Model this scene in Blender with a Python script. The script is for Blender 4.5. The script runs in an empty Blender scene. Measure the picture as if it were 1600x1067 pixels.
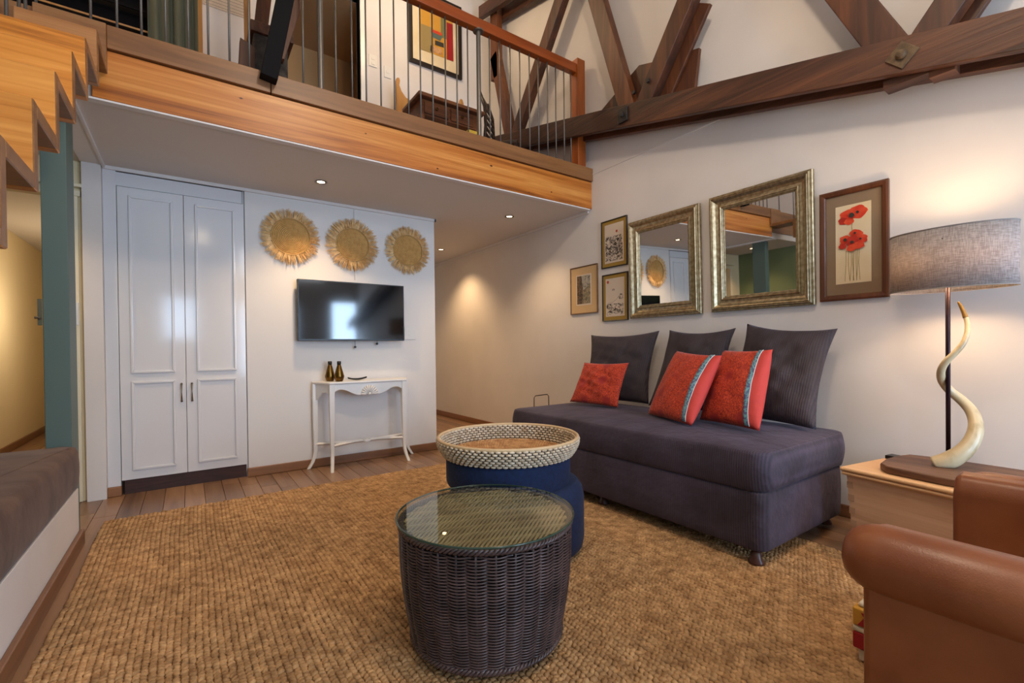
import bpy, bmesh, math, random
import numpy as np
from mathutils import Vector, Matrix
random.seed(7)
PI = math.pi
SC = bpy.context.scene
COL = SC.collection
R = math.radians

# ------------------------------------------------------------------ camera
def make_camera():
    yaw, pit, rol = R(35.0281), R(-.4895), R(.6350)
    f = Vector((math.sin(yaw)*math.cos(pit), math.cos(yaw)*math.cos(pit), math.sin(pit)))
    r = Vector((math.cos(yaw), -math.sin(yaw), 0))
    d = f.cross(r)
    r2 = math.cos(rol)*r + math.sin(rol)*d
    d2 = -math.sin(rol)*r + math.cos(rol)*d
    cam = bpy.data.cameras.new('camera')
    cam.sensor_width = 36
    cam.lens = 722.06*36/1600
    cam.shift_y = 16.08/1600
    cam.clip_start = .02
    o = bpy.data.objects.new('camera', cam)
    COL.objects.link(o)
    M = Matrix((r2, -d2, -f)).transposed().to_4x4()
    M.translation = (0, 0, 1.06)
    o.matrix_world = M
    SC.camera = o
make_camera()

# ------------------------------------------------------------------ world, daylight, exposure
SC.view_settings.view_transform = 'Standard'
SC.view_settings.look = 'None'
SC.view_settings.exposure = 0.08
SC.view_settings.gamma = 1
SC.view_settings.use_curve_mapping = False
W = bpy.data.worlds.new('sky'); SC.world = W
W.use_nodes = True
W.node_tree.nodes['Background'].inputs[0].default_value = (.62, .78, 1.0, 1)
W.node_tree.nodes['Background'].inputs[1].default_value = 1.6

def light(name, kind, loc, energy, color, aim=None, parent=None, **kw):
    l = bpy.data.lights.new(name, kind)
    l.energy = energy; l.color = color
    for k, v in kw.items(): setattr(l, k, v)
    o = bpy.data.objects.new(name, l); COL.objects.link(o)
    o.location = loc
    if aim is not None:
        o.rotation_euler = (Vector(aim)-Vector(loc)).to_track_quat('-Z', 'Y').to_euler()
    if parent is not None:
        o.parent = parent
        o.location = Vector(loc) - parent.location
    return o
WARM = (1, .66, .34)
DAY = (.52, .73, 1.0)
# daylight pouring in through the garden doors and windows behind the camera; the clerestory is added fill
light('daylight_garden_door', 'AREA', (2.98, -2.93, 1.15), 88, DAY, (2.3, 3, 1.0), shape='RECTANGLE', size=.54, size_y=2.1)
light('daylight_left_window', 'AREA', (1.45, -2.93, 1.3), 62, DAY, (1.35, 3, 1.0), shape='RECTANGLE', size=.9, size_y=1.6)
light('daylight_small_window', 'AREA', (-.14, -2.93, 1.75), 16, DAY, (-.14, 3, 1.1), shape='RECTANGLE', size=.5, size_y=.85)
light('clerestory_fill', 'AREA', (1.8, -2.93, 3.05), 34, (.86, .92, 1), (1.8, 3, 2.6), shape='RECTANGLE', size=1.5, size_y=.6)

# ------------------------------------------------------------------ helpers
def srgb(r, g, b):
    def c(v):
        v /= 255.0
        return v/12.92 if v <= .04045 else ((v+.055)/1.055)**2.4
    return (c(r), c(g), c(b), 1)

def mat(name, col, rough=.55, metal=0, col2=None, nscale=8, stretch=(1, 1, 1), detail=4, bump=0, bscale=None,
        spec=None, coat=0, emit=None, estr=0, sheen=0, contrast=(.35, .65), bdist=.01, wave=None):
    m = bpy.data.materials.new(name); m.use_nodes = True
    nt = m.node_tree; N = nt.nodes; L = nt.links
    b = N['Principled BSDF']
    b.inputs['Base Color'].default_value = col
    b.inputs['Roughness'].default_value = rough
    b.inputs['Metallic'].default_value = metal
    if spec is not None: b.inputs['Specular IOR Level'].default_value = spec
    if coat: b.inputs['Coat Weight'].default_value = coat; b.inputs['Coat Roughness'].default_value = .12
    if sheen: b.inputs['Sheen Weight'].default_value = sheen; b.inputs['Sheen Roughness'].default_value = .4
    if emit: b.inputs['Emission Color'].default_value = emit; b.inputs['Emission Strength'].default_value = estr
    if col2 is not None or bump:
        tc = N.new('ShaderNodeTexCoord'); mp = N.new('ShaderNodeMapping')
        mp.inputs['Scale'].default_value = stretch
        L.new(tc.outputs['Object'], mp.inputs[0])
        n = N.new('ShaderNodeTexNoise'); n.inputs['Scale'].default_value = nscale; n.inputs['Detail'].default_value = detail
        L.new(mp.outputs[0], n.inputs[0])
        if col2 is not None:
            cr = N.new('ShaderNodeValToRGB')
            cr.color_ramp.elements[0].position = contrast[0]; cr.color_ramp.elements[1].position = contrast[1]
            cr.color_ramp.elements[0].color = col; cr.color_ramp.elements[1].color = col2
            L.new(n.outputs[0], cr.inputs[0]); L.new(cr.outputs[0], b.inputs['Base Color'])
            m['ramp'] = cr.name
        if bump:
            n2 = N.new('ShaderNodeTexNoise'); n2.inputs['Scale'].default_value = bscale or nscale*4; n2.inputs['Detail'].default_value = 3
            L.new(mp.outputs[0], n2.inputs[0])
            bp = N.new('ShaderNodeBump'); bp.inputs['Strength'].default_value = bump; bp.inputs['Distance'].default_value = bdist
            L.new(n2.outputs[0], bp.inputs['Height']); L.new(bp.outputs[0], b.inputs['Normal'])
    return m

def wood(name, dark, mid, lite, axis='X', scale=1.0, rough=.45, bump=.15, knots=True, rnd=True, coat=0, fine=1.0):
    """grain running along axis, growth rings from distorted noise, a few knots"""
    m = bpy.data.materials.new(name); m.use_nodes = True
    nt = m.node_tree; N = nt.nodes; L = nt.links
    b = N['Principled BSDF']; b.inputs['Roughness'].default_value = rough
    if coat: b.inputs['Coat Weight'].default_value = coat; b.inputs['Coat Roughness'].default_value = .2
    tc = N.new('ShaderNodeTexCoord'); mp = N.new('ShaderNodeMapping')
    l_, w_ = .9/fine, 14*fine
    st = {'X': (l_, w_, w_), 'Y': (w_, l_, w_), 'Z': (w_, w_, l_)}[axis]
    mp.inputs['Scale'].default_value = [v*scale for v in st]
    L.new(tc.outputs['Object'], mp.inputs[0])
    if rnd:
        oi = N.new('ShaderNodeObjectInfo'); ad = N.new('ShaderNodeVectorMath'); ad.operation = 'ADD'
        mu = N.new('ShaderNodeMath'); mu.operation = 'MULTIPLY'; mu.inputs[1].default_value = 37.0
        L.new(oi.outputs['Random'], mu.inputs[0])
        L.new(mp.outputs[0], ad.inputs[0]); L.new(mu.outputs[0], ad.inputs[1]); vec = ad.outputs[0]
    else: vec = mp.outputs[0]
    n = N.new('ShaderNodeTexNoise'); n.inputs['Scale'].default_value = 1.3; n.inputs['Detail'].default_value = 6
    n.inputs['Roughness'].default_value = .62; n.inputs['Distortion'].default_value = 1.2
    L.new(vec, n.inputs[0])
    n3 = N.new('ShaderNodeTexNoise'); n3.inputs['Scale'].default_value = .32; n3.inputs['Detail'].default_value = 2
    L.new(vec, n3.inputs[0])
    mx = N.new('ShaderNodeMix'); mx.data_type = 'FLOAT'; mx.inputs[0].default_value = .45
    L.new(n.outputs[0], mx.inputs[2]); L.new(n3.outputs[0], mx.inputs[3])
    cr = N.new('ShaderNodeValToRGB'); e = cr.color_ramp.elements
    e[0].position = .33; e[0].color = dark; e[1].position = .66; e[1].color = lite
    k = e.new(.48); k.color = mid
    L.new(mx.outputs[0], cr.inputs[0])
    last = cr.outputs[0]
    if rnd:
        hs = N.new('ShaderNodeHueSaturation')
        mr = N.new('ShaderNodeMapRange'); mr.inputs[3].default_value = .8; mr.inputs[4].default_value = 1.18
        L.new(oi.outputs['Random'], mr.inputs[0]); L.new(mr.outputs[0], hs.inputs['Value']); L.new(last, hs.inputs['Color'])
        last = hs.outputs[0]
    L.new(last, b.inputs['Base Color'])
    if bump:
        bp = N.new('ShaderNodeBump'); bp.inputs['Strength'].default_value = bump; bp.inputs['Distance'].default_value = .004
        L.new(n.outputs[0], bp.inputs['Height']); L.new(bp.outputs[0], b.inputs['Normal'])
    return m

def tag(o, label=None, cat=None, group=None, kind=None):
    if label: o['label'] = label
    if cat: o['category'] = cat
    if group: o['group'] = group
    if kind: o['kind'] = kind
    return o

def thing(name, label, cat, loc=(0, 0, 0), rz=0, group=None):
    o = bpy.data.objects.new(name, None); COL.objects.link(o)
    o.location = loc; o.rotation_euler = (0, 0, rz); o.empty_display_size = .1
    return tag(o, label, cat, group)

def absloc(o):
    v = Vector((0, 0, 0))
    while o is not None:
        v += o.location; o = o.parent
    return v

class MB:
    def __init__(s): s.v = []; s.f = []; s.mi = []; s.cur = 0
    def add(s, vs, fs):
        n = len(s.v); s.v.extend([tuple(p) for p in vs])
        s.f.extend([tuple(i+n for i in q) for q in fs]); s.mi.extend([s.cur]*len(fs)); return s
    def box(s, x0, x1, y0, y1, z0, z1):
        if x0 > x1: x0, x1 = x1, x0
        if y0 > y1: y0, y1 = y1, y0
        if z0 > z1: z0, z1 = z1, z0
        vs = [(x, y, z) for x in (x0, x1) for y in (y0, y1) for z in (z0, z1)]
        return s.add(vs, [(0, 1, 3, 2), (4, 6, 7, 5), (0, 4, 5, 1), (2, 3, 7, 6), (0, 2, 6, 4), (1, 5, 7, 3)])
    def prism(s, pts, ax, a, b):
        """polygon pts in the plane normal to ax, extruded a..b"""
        def P(u, v, w):
            return {'X': (w, u, v), 'Y': (u, w, v), 'Z': (u, v, w)}[ax]
        n = len(pts)
        vs = [P(u, v, a) for u, v in pts] + [P(u, v, b) for u, v in pts]
        fs = [tuple(range(n))[::-1], tuple(range(n, 2*n))] + [(i, (i+1) % n, (i+1) % n+n, i+n) for i in range(n)]
        return s.add(vs, fs)
    def beam(s, p, q, w, h, up=(0, 0, 1)):
        """bar from p to q; w across (perpendicular to up), h along up"""
        p, q, up = Vector(p), Vector(q), Vector(up)
        d = (q-p).normalized(); a = d.cross(up).normalized()*(w/2); b = a.cross(d).normalized()*(h/2)
        vs = [p-a-b, p+a-b, p+a+b, p-a+b, q-a-b, q+a-b, q+a+b, q-a+b]
        return s.add(vs, [(0, 1, 2, 3), (7, 6, 5, 4), (0, 4, 5, 1), (1, 5, 6, 2), (2, 6, 7, 3), (3, 7, 4, 0)])
    def tube(s, pts, rad, sides=8, closed=False, caps=True, flat=1.0):
        pts = [Vector(p) for p in pts]; n = len(pts)
        if not hasattr(rad, '__len__'): rad = [rad]*n
        vs = []; prev = None
        for i in range(n):
            if closed: t = pts[(i+1) % n]-pts[i-1]
            else: t = pts[min(i+1, n-1)]-pts[max(i-1, 0)]
            if t.length < 1e-9: t = Vector((0, 0, 1))
            t.normalize()
            if prev is None:
                a = t.cross(Vector((0, 0, 1)))
                if a.length < .05: a = t.cross(Vector((0, 1, 0)))
            else:
                a = prev - t*prev.dot(t)
            a.normalize(); prev = a; b = t.cross(a)
            for k in range(sides):
                th = 2*PI*k/sides
                vs.append(pts[i]+a*(math.cos(th)*rad[i])+b*(math.sin(th)*rad[i]*flat))
        fs = []
        for i in range(n if closed else n-1):
            j = (i+1) % n
            for k in range(sides):
                k2 = (k+1) % sides
                fs.append((i*sides+k, i*sides+k2, j*sides+k2, j*sides+k))
        if caps and not closed:
            fs.append(tuple(range(sides))); fs.append(tuple(range((n-1)*sides, n*sides))[::-1])
        return s.add(vs, fs)
    def lathe(s, prof, c=(0, 0, 0), segs=32, axis='Z', close=False):
        vs = []; n = len(prof)
        for i in range(segs):
            th = 2*PI*i/segs
            for r, h in prof:
                x, y = r*math.cos(th), r*math.sin(th)
                p = {'Z': (x, y, h), 'Y': (x, h, y), 'X': (h, x, y)}[axis]
                vs.append((p[0]+c[0], p[1]+c[1], p[2]+c[2]))
        fs = []
        for i in range(segs):
            j = (i+1) % segs
            for k in range(n if close else n-1):
                k2 = (k+1) % n
                fs.append((i*n+k, j*n+k, j*n+k2, i*n+k2))
        return s.add(vs, fs)
    def grid(s, fn, nu, nv):
        vs = [fn(i/nu, j/nv) for i in range(nu+1) for j in range(nv+1)]
        fs = [(i*(nv+1)+j, (i+1)*(nv+1)+j, (i+1)*(nv+1)+j+1, i*(nv+1)+j+1) for i in range(nu) for j in range(nv)]
        return s.add(vs, fs)
    def build(s, name, m, parent=None, smooth=False, bevel=0, seg=2, local=False, at=None, sub=0, recalc=True, auto=None):
        """world coordinates unless local; top-level objects get their origin at `at`"""
        me = bpy.data.meshes.new(name)
        off = Vector((0, 0, 0))
        if not local: off = absloc(parent) if parent is not None else Vector(at or (0, 0, 0))
        me.from_pydata([(v[0]-off.x, v[1]-off.y, v[2]-off.z) for v in s.v], [], s.f)
        for mm in (m if isinstance(m, (list, tuple)) else [m]): me.materials.append(mm)
        if any(s.mi): me.polygons.foreach_set('material_index', s.mi)
        if recalc and len(s.f) < 60000:
            bm = bmesh.new(); bm.from_mesh(me); bmesh.ops.recalc_face_normals(bm, faces=bm.faces); bm.to_mesh(me); bm.free()
        if smooth: me.polygons.foreach_set('use_smooth', [True]*len(me.polygons))
        me.update()
        o = bpy.data.objects.new(name, me); COL.objects.link(o)
        if parent is not None: o.parent = parent
        else: o.location = off if not local else (at or (0, 0, 0))
        if bevel:
            b = o.modifiers.new('bevel', 'BEVEL'); b.width = bevel; b.segments = seg; b.limit_method = 'ANGLE'; b.angle_limit = R(40)
            if seg > 1 and not smooth:
                me.polygons.foreach_set('use_smooth', [True]*len(me.polygons))
                w = o.modifiers.new('wn', 'WEIGHTED_NORMAL'); w.keep_sharp = False
        if sub:
            q = o.modifiers.new('sub', 'SUBSURF'); q.levels = sub; q.render_levels = sub
        return o

def struct(name, mb, m, parent=None, **kw):
    o = mb.build(name, m, parent, **kw)
    if parent is None: o['kind'] = 'structure'
    return o

# ------------------------------------------------------------------ materials
M = {}
M['wall'] = mat('white_wall_paint', srgb(226, 220, 216), .85, col2=srgb(220, 214, 210), nscale=2, bump=.08, bscale=60, bdist=.003)
M['tvwall'] = mat('white_partition_paint', srgb(226, 223, 220), .7, bump=.05, bscale=50, bdist=.003)
M['hallwall'] = mat('cream_wall_paint', srgb(232, 214, 176), .85, bump=.06, bscale=50, bdist=.003)
M['green'] = mat('sage_green_paint', srgb(118, 130, 92), .8, bump=.05, bscale=50, bdist=.003)
M['ceil'] = mat('white_ceiling_board', srgb(212, 204, 196), .75)
M['roof'] = mat('white_roof_lining', srgb(226, 220, 212), .8)
M['gloss'] = mat('white_gloss_enamel', srgb(222, 222, 224), .10, bump=.012, bscale=5, bdist=.01)
M['whitewood'] = mat('white_painted_wood', srgb(232, 230, 226), .3)
M['teal'] = mat('teal_column_paint', srgb(88, 106, 98), .5, bump=.05, bscale=20)
M['floor'] = wood('oiled_floorboards', srgb(96, 68, 48), srgb(136, 102, 74), srgb(160, 124, 92), 'Y', .5, .28, .1)
M['skirt'] = wood('brown_skirting_wood', srgb(92, 58, 38), srgb(128, 86, 56), srgb(152, 106, 70), 'X', .6, .4, .1)
M['skirtY'] = wood('brown_skirting_wood_long', srgb(92, 58, 38), srgb(128, 86, 56), srgb(152, 106, 70), 'Y', .6, .4, .1)
M['fascia'] = wood('orange_pine_fascia', srgb(104, 48, 10), srgb(182, 106, 36), srgb(218, 152, 76), 'X', .8, .36, .1, rnd=False, fine=1.5)
M['lip'] = wood('brown_oak_nosing', srgb(104, 66, 36), srgb(132, 88, 50), srgb(152, 108, 66), 'X', .8, .4, .08, rnd=False)
M['stair'] = wood('amber_laminated_stair_wood', srgb(122, 62, 14), srgb(188, 116, 36), srgb(216, 148, 66), 'X', .9, .35, .1, fine=1.6)
M['stairtop'] = wood('duller_upper_stair_wood', srgb(110, 66, 32), srgb(160, 106, 58), srgb(184, 132, 80), 'X', .9, .4, .1, fine=1.6)
M['rail'] = wood('red_brown_handrail_wood', srgb(96, 40, 14), srgb(142, 66, 24), srgb(170, 88, 36), 'X', .6, .3, .08, rnd=False)
M['newel'] = wood('red_brown_newel_wood', srgb(104, 48, 16), srgb(156, 80, 30), srgb(180, 102, 42), 'Z', .6, .3, .08, rnd=False)
M['truss'] = wood('old_dark_truss_timber', srgb(34, 18, 11), srgb(68, 38, 23), srgb(104, 62, 38), 'Y', .9, .5, .9)
M['trussred'] = wood('old_red_truss_timber', srgb(40, 20, 10), srgb(80, 43, 23), srgb(118, 68, 36), 'Z', .7, .5, .4)
M['blackwood'] = mat('near_black_timber', srgb(14, 12, 14), .75, bump=.2, bscale=40, bdist=.002, spec=.15)  # even near-black colour for the strut, louvres and window backing
M['iron'] = mat('dark_wrought_iron', srgb(60, 56, 54), .5, .6, bump=.3, bscale=60, bdist=.002)
M['rustplate'] = mat('rusty_bolt_plate', srgb(112, 92, 68), .6, .4, col2=srgb(86, 68, 50), nscale=30)
M['steel'] = mat('grey_steel_rod', srgb(112, 106, 98), .4, .5)
M['chrome'] = mat('brushed_nickel', srgb(150, 142, 132), .25, 1)
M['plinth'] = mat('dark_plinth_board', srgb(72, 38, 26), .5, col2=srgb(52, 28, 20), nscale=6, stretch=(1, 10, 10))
M['black'] = mat('black_plastic', srgb(16, 16, 18), .35)
M['screen'] = mat('black_television_glass', srgb(5, 6, 9), .07, spec=.7)
M['switch'] = mat('white_switch_plastic', srgb(224, 222, 218), .4)
M['brass'] = mat('aged_brass', srgb(128, 96, 46), .32, 1, col2=srgb(92, 68, 34), nscale=14, bump=.2, bscale=60, bdist=.002)
M['darkmetal'] = mat('dark_pewter', srgb(56, 50, 46), .3, .8)
M['straw'] = mat('woven_straw', srgb(216, 172, 104), .7, col2=srgb(198, 152, 86), nscale=30, bump=.1, bscale=160, bdist=.003)
M['fringe'] = mat('raffia_fringe', srgb(244, 210, 154), .65, col2=srgb(216, 170, 108), nscale=26)
M['jute'] = mat('jute_rope', srgb(206, 164, 114), .85, col2=srgb(148, 108, 66), nscale=22, detail=5, bump=.6, bscale=420, bdist=.002, contrast=(.3, .7))
M['jutebase'] = mat('jute_backing', srgb(120, 84, 48), .9)
M['wicker'] = mat('dark_brown_resin_wicker', srgb(88, 70, 68), .34, col2=srgb(62, 49, 48), nscale=12, bump=.3, bscale=300, bdist=.001)
M['rattan'] = mat('whitewashed_rattan', srgb(224, 208, 184), .55, col2=srgb(186, 166, 138), nscale=30, bump=.3, bscale=200, bdist=.001)
M['rattanin'] = mat('natural_rattan', srgb(208, 160, 108), .55, col2=srgb(160, 108, 62), nscale=30, bump=.3, bscale=200, bdist=.001)
M['rattandark'] = mat('rattan_gap_shade', srgb(92, 66, 44), .7)  # dark tone stands in for shade in the weave gaps
M['blue'] = mat('navy_linen', srgb(14, 38, 78), .9, col2=srgb(10, 29, 62), nscale=60, bump=.4, bscale=300, bdist=.002, sheen=.05)
M['leather'] = mat('tan_brown_leather', srgb(148, 88, 52), .36, col2=srgb(128, 70, 40), nscale=5, bump=.25, bscale=260, bdist=.0015)
M['gold'] = mat('silver_gilt_frame', srgb(186, 172, 142), .34, .8, col2=srgb(146, 130, 100), nscale=40, bump=.15, bscale=80, bdist=.002)
M['mirror'] = mat('mirror_silvering', srgb(225, 225, 222), .015, 1)
M['mat_gold'] = mat('gold_mount', srgb(158, 126, 50), .5)
M['mat_tan'] = mat('tan_mount', srgb(200, 168, 124), .8)
M['mat_taupe'] = mat('taupe_mount', srgb(138, 116, 92), .8)
M['paper'] = mat('ivory_paper', srgb(228, 212, 180), .8, col2=srgb(220, 200, 160), nscale=4)
M['paperw'] = mat('off_white_paper', srgb(212, 196, 178), .8)
M['ink'] = mat('grey_ink', srgb(70, 62, 58), .8)
M['thinframe'] = mat('thin_black_frame', srgb(34, 26, 20), .4)
M['brownframe'] = wood('brown_frame_wood', srgb(58, 30, 16), srgb(88, 48, 26), srgb(110, 62, 34), 'Z', 1.2, .35, .1)
M['tanframe'] = mat('thin_brown_frame', srgb(112, 78, 46), .45)
M['poppy'] = mat('poppy_red', srgb(208, 52, 26), .8, col2=srgb(228, 84, 44), nscale=24)
M['poppy2'] = mat('poppy_deep_red', srgb(170, 34, 20), .8, col2=srgb(200, 48, 28), nscale=30)
M['charcoal'] = mat('poppy_centre', srgb(54, 50, 42), .8)
M['stem'] = mat('stem_olive', srgb(150, 128, 78), .8)
M['redseal'] = mat('red_seal', srgb(178, 70, 50), .8)
M['kidchest'] = wood('pale_blanket_chest_wood', srgb(160, 104, 76), srgb(212, 172, 138), srgb(240, 210, 178), 'Y', .5, .5, .1, rnd=False)
M['chestlid'] = wood('honey_pine_lid', srgb(196, 142, 92), srgb(226, 178, 128), srgb(236, 194, 146), 'Y', .5, .4, .08, rnd=False)
M['slab'] = wood('walnut_slab', srgb(54, 30, 18), srgb(100, 66, 46), srgb(136, 98, 72), 'Y', .8, .5, .5, rnd=False)
M['horn'] = mat('pale_horn', srgb(204, 186, 150), .3, col2=srgb(150, 126, 84), nscale=16, stretch=(1, 1, .6), bump=.2, bscale=50, bdist=.003, contrast=(.45, .8))
M['horntip'] = mat('brown_horn_tip', srgb(132, 98, 40), .3)
M['lamprod'] = mat('dark_lamp_rod', srgb(52, 34, 40), .35, .6)
M['kilimr'] = mat('kilim_red', srgb(156, 28, 30), .9, bump=.4, bscale=200, bdist=.002)
M['kilimw'] = mat('kilim_cream', srgb(214, 200, 176), .9, bump=.4, bscale=200, bdist=.002)
M['kilimy'] = mat('kilim_ochre', srgb(200, 146, 52), .9, bump=.4, bscale=200, bdist=.002)
M['kilimg'] = mat('kilim_olive', srgb(120, 116, 74), .9, bump=.4, bscale=200, bdist=.002)
M['curtain'] = mat('sage_curtain_cloth', srgb(96, 100, 84), .9, bump=.2, bscale=200, bdist=.002)
M['tan'] = mat('tan_room_paint', srgb(186, 152, 110), .85)
M['stone'] = mat('dark_rough_plaster', srgb(78, 70, 60), .95, col2=srgb(48, 43, 38), nscale=16, bump=1, bscale=30, bdist=.02)
M['deskwood'] = wood('antique_desk_wood', srgb(58, 30, 16), srgb(104, 60, 32), srgb(140, 88, 50), 'X', .8, .35, .1)
M['chairpine'] = mat('honey_pine', srgb(198, 146, 82), .45, col2=srgb(176, 122, 62), nscale=10, stretch=(1, 1, .1))
M['darkchair'] = mat('dark_slatted_chair_wood', srgb(44, 28, 20), .4)
M['yellow'] = mat('yellow_card', srgb(216, 178, 60), .7)
M['warmbulb'] = mat('lit_bulb', (1, 1, 1, 1), .5, emit=(1, .72, .4, 1), estr=22)

def glassmat():
    m = bpy.data.materials.new('clear_green_glass'); m.use_nodes = True
    N = m.node_tree.nodes; L = m.node_tree.links; N.clear()
    o = N.new('ShaderNodeOutputMaterial'); t = N.new('ShaderNodeBsdfTransparent'); g = N.new('ShaderNodeBsdfGlossy'); g.inputs['Roughness'].default_value = .01
    t.inputs[0].default_value = (.90, .95, .92, 1)
    lw = N.new('ShaderNodeLayerWeight'); pw = N.new('ShaderNodeMath'); pw.operation = 'POWER'; pw.inputs[1].default_value = 5
    ma = N.new('ShaderNodeMath'); ma.operation = 'MULTIPLY_ADD'; ma.inputs[1].default_value = .96; ma.inputs[2].default_value = .04
    mx = N.new('ShaderNodeMixShader')
    L.new(lw.outputs['Facing'], pw.inputs[0]); L.new(pw.outputs[0], ma.inputs[0]); L.new(ma.outputs[0], mx.inputs[0])
    L.new(t.outputs[0], mx.inputs[1]); L.new(g.outputs[0], mx.inputs[2]); L.new(mx.outputs[0], o.inputs[0])
    return m
M['glass'] = glassmat()
def thinglass():
    m = bpy.data.materials.new('picture_glass'); m.use_nodes = True
    N = m.node_tree.nodes; L = m.node_tree.links; N.clear()
    o = N.new('ShaderNodeOutputMaterial'); t = N.new('ShaderNodeBsdfTransparent'); g = N.new('ShaderNodeBsdfGlossy'); g.inputs['Roughness'].default_value = .03
    mx = N.new('ShaderNodeMixShader'); fr = N.new('ShaderNodeLayerWeight')
    mu = N.new('ShaderNodeMath'); mu.operation = 'MULTIPLY'; mu.inputs[1].default_value = .35
    pw = N.new('ShaderNodeMath'); pw.operation = 'POWER'; pw.inputs[1].default_value = 3
    L.new(fr.outputs['Facing'], pw.inputs[0]); L.new(pw.outputs[0], mu.inputs[0]); L.new(mu.outputs[0], mx.inputs[0]); L.new(t.outputs[0], mx.inputs[1]); L.new(g.outputs[0], mx.inputs[2]); L.new(mx.outputs[0], o.inputs[0])
    return m
M['pglass'] = thinglass()

def corduroy(name, base, hi, axis_scale, vec=(0, 1, 0)):
    m = mat(name, base, .8, col2=hi, nscale=3.5, detail=5, sheen=.12, contrast=(.3, .75))
    N = m.node_tree.nodes; L = m.node_tree.links; b = N['Principled BSDF']
    b.inputs['Sheen Tint'].default_value = (.75, .72, .95, 1)
    tc = N.new('ShaderNodeTexCoord'); w = N.new('ShaderNodeTexWave'); w.inputs['Scale'].default_value = axis_scale
    mp = N.new('ShaderNodeMapping'); mp.inputs['Rotation'].default_value = vec
    L.new(tc.outputs['Object'], mp.inputs[0]); L.new(mp.outputs[0], w.inputs[0])
    w.inputs['Distortion'].default_value = .6; w.inputs['Detail Scale'].default_value = .4
    n = N.new('ShaderNodeTexNoise'); n.inputs['Scale'].default_value = 7; n.inputs['Detail'].default_value = 4
    L.new(tc.outputs['Object'], n.inputs[0])
    b1 = N.new('ShaderNodeBump'); b1.inputs['Strength'].default_value = .35; b1.inputs['Distance'].default_value = .002
    b2 = N.new('ShaderNodeBump'); b2.inputs['Strength'].default_value = .55; b2.inputs['Distance'].default_value = .035
    L.new(w.outputs[1], b1.inputs['Height']); L.new(n.outputs[0], b2.inputs['Height'])
    L.new(b2.outputs[0], b1.inputs['Normal']); L.new(b1.outputs[0], b.inputs['Normal'])
    src = b.inputs['Base Color'].links[0].from_socket
    mr = N.new('ShaderNodeMapRange'); mr.inputs[3].default_value = .72; mr.inputs[4].default_value = 1.18
    hs = N.new('ShaderNodeHueSaturation'); L.new(w.outputs[1], mr.inputs[0]); L.new(mr.outputs[0], hs.inputs['Value'])
    L.new(src, hs.inputs['Color']); L.new(hs.outputs[0], b.inputs['Base Color'])
    return m
M['cord'] = corduroy('aubergine_corduroy', srgb(52, 42, 52), srgb(80, 70, 88), 27, (0, R(35), R(90)))
M['cordtop'] = corduroy('aubergine_corduroy_cushion', srgb(48, 39, 42), srgb(72, 60, 66), 26, (0, R(30), R(90)))
M['suede'] = mat('brown_suede_cloth', srgb(78, 50, 34), .9, col2=srgb(104, 74, 54), nscale=6, detail=6, bump=.3, bscale=14, bdist=.01, sheen=.1)

def redfabric():
    m = mat('orange_red_printed_cotton', srgb(196, 50, 30), .8, sheen=.15)
    N = m.node_tree.nodes; L = m.node_tree.links; b = N['Principled BSDF']
    tc = N.new('ShaderNodeTexCoord')
    v = N.new('ShaderNodeTexVoronoi'); v.feature = 'DISTANCE_TO_EDGE'; v.inputs['Scale'].default_value = 62
    ns = N.new('ShaderNodeTexNoise'); ns.inputs['Scale'].default_value = 20; ns.inputs['Detail'].default_value = 3
    ad = N.new('ShaderNodeMixRGB'); ad.blend_type = 'LINEAR_LIGHT'; ad.inputs[0].default_value = .05
    L.new(tc.outputs['Object'], ns.inputs[0]); L.new(tc.outputs['Object'], ad.inputs[1]); L.new(ns.outputs[1], ad.inputs[2]); L.new(ad.outputs[0], v.inputs[0])
    c1 = N.new('ShaderNodeValToRGB'); e = c1.color_ramp.elements
    e[0].position = .05; e[0].color = srgb(158, 40, 28); e[1].position = .16; e[1].color = srgb(216, 78, 40)
    L.new(v.outputs[0], c1.inputs[0])
    v2 = N.new('ShaderNodeTexVoronoi'); v2.inputs['Scale'].default_value = 7.5
    L.new(tc.outputs['Object'], v2.inputs[0])
    c2 = N.new('ShaderNodeValToRGB'); c2.color_ramp.elements[0].position = .22; c2.color_ramp.elements[0].color = (1, 1, 1, 1)
    c2.color_ramp.elements[1].position = .34; c2.color_ramp.elements[1].color = (0, 0, 0, 1)
    L.new(v2.outputs[0], c2.inputs[0])
    mx = N.new('ShaderNodeMixRGB'); L.new(c2.outputs[0], mx.inputs[0]); L.new(c1.outputs[0], mx.inputs[1]); mx.inputs[2].default_value = srgb(168, 44, 38)
    L.new(mx.outputs[0], b.inputs['Base Color'])
    n = N.new('ShaderNodeTexNoise'); n.inputs['Scale'].default_value = 14; n.inputs['Detail'].default_value = 3
    L.new(tc.outputs['Object'], n.inputs[0])
    bp = N.new('ShaderNodeBump'); bp.inputs['Strength'].default_value = .4; bp.inputs['Distance'].default_value = .012
    L.new(n.outputs[0], bp.inputs['Height']); L.new(bp.outputs[0], b.inputs['Normal'])
    return m
M['red'] = redfabric()
M['pink'] = mat('plain_coral_red_cotton', srgb(206, 66, 56), .8, bump=.4, bscale=18, bdist=.01)
M['ribbon'] = mat('turquoise_embroidered_ribbon', srgb(124, 178, 184), .7, col2=srgb(96, 104, 140), nscale=90, contrast=(.45, .55))
M['cordw'] = mat('white_piping', srgb(226, 220, 214), .7)

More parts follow.
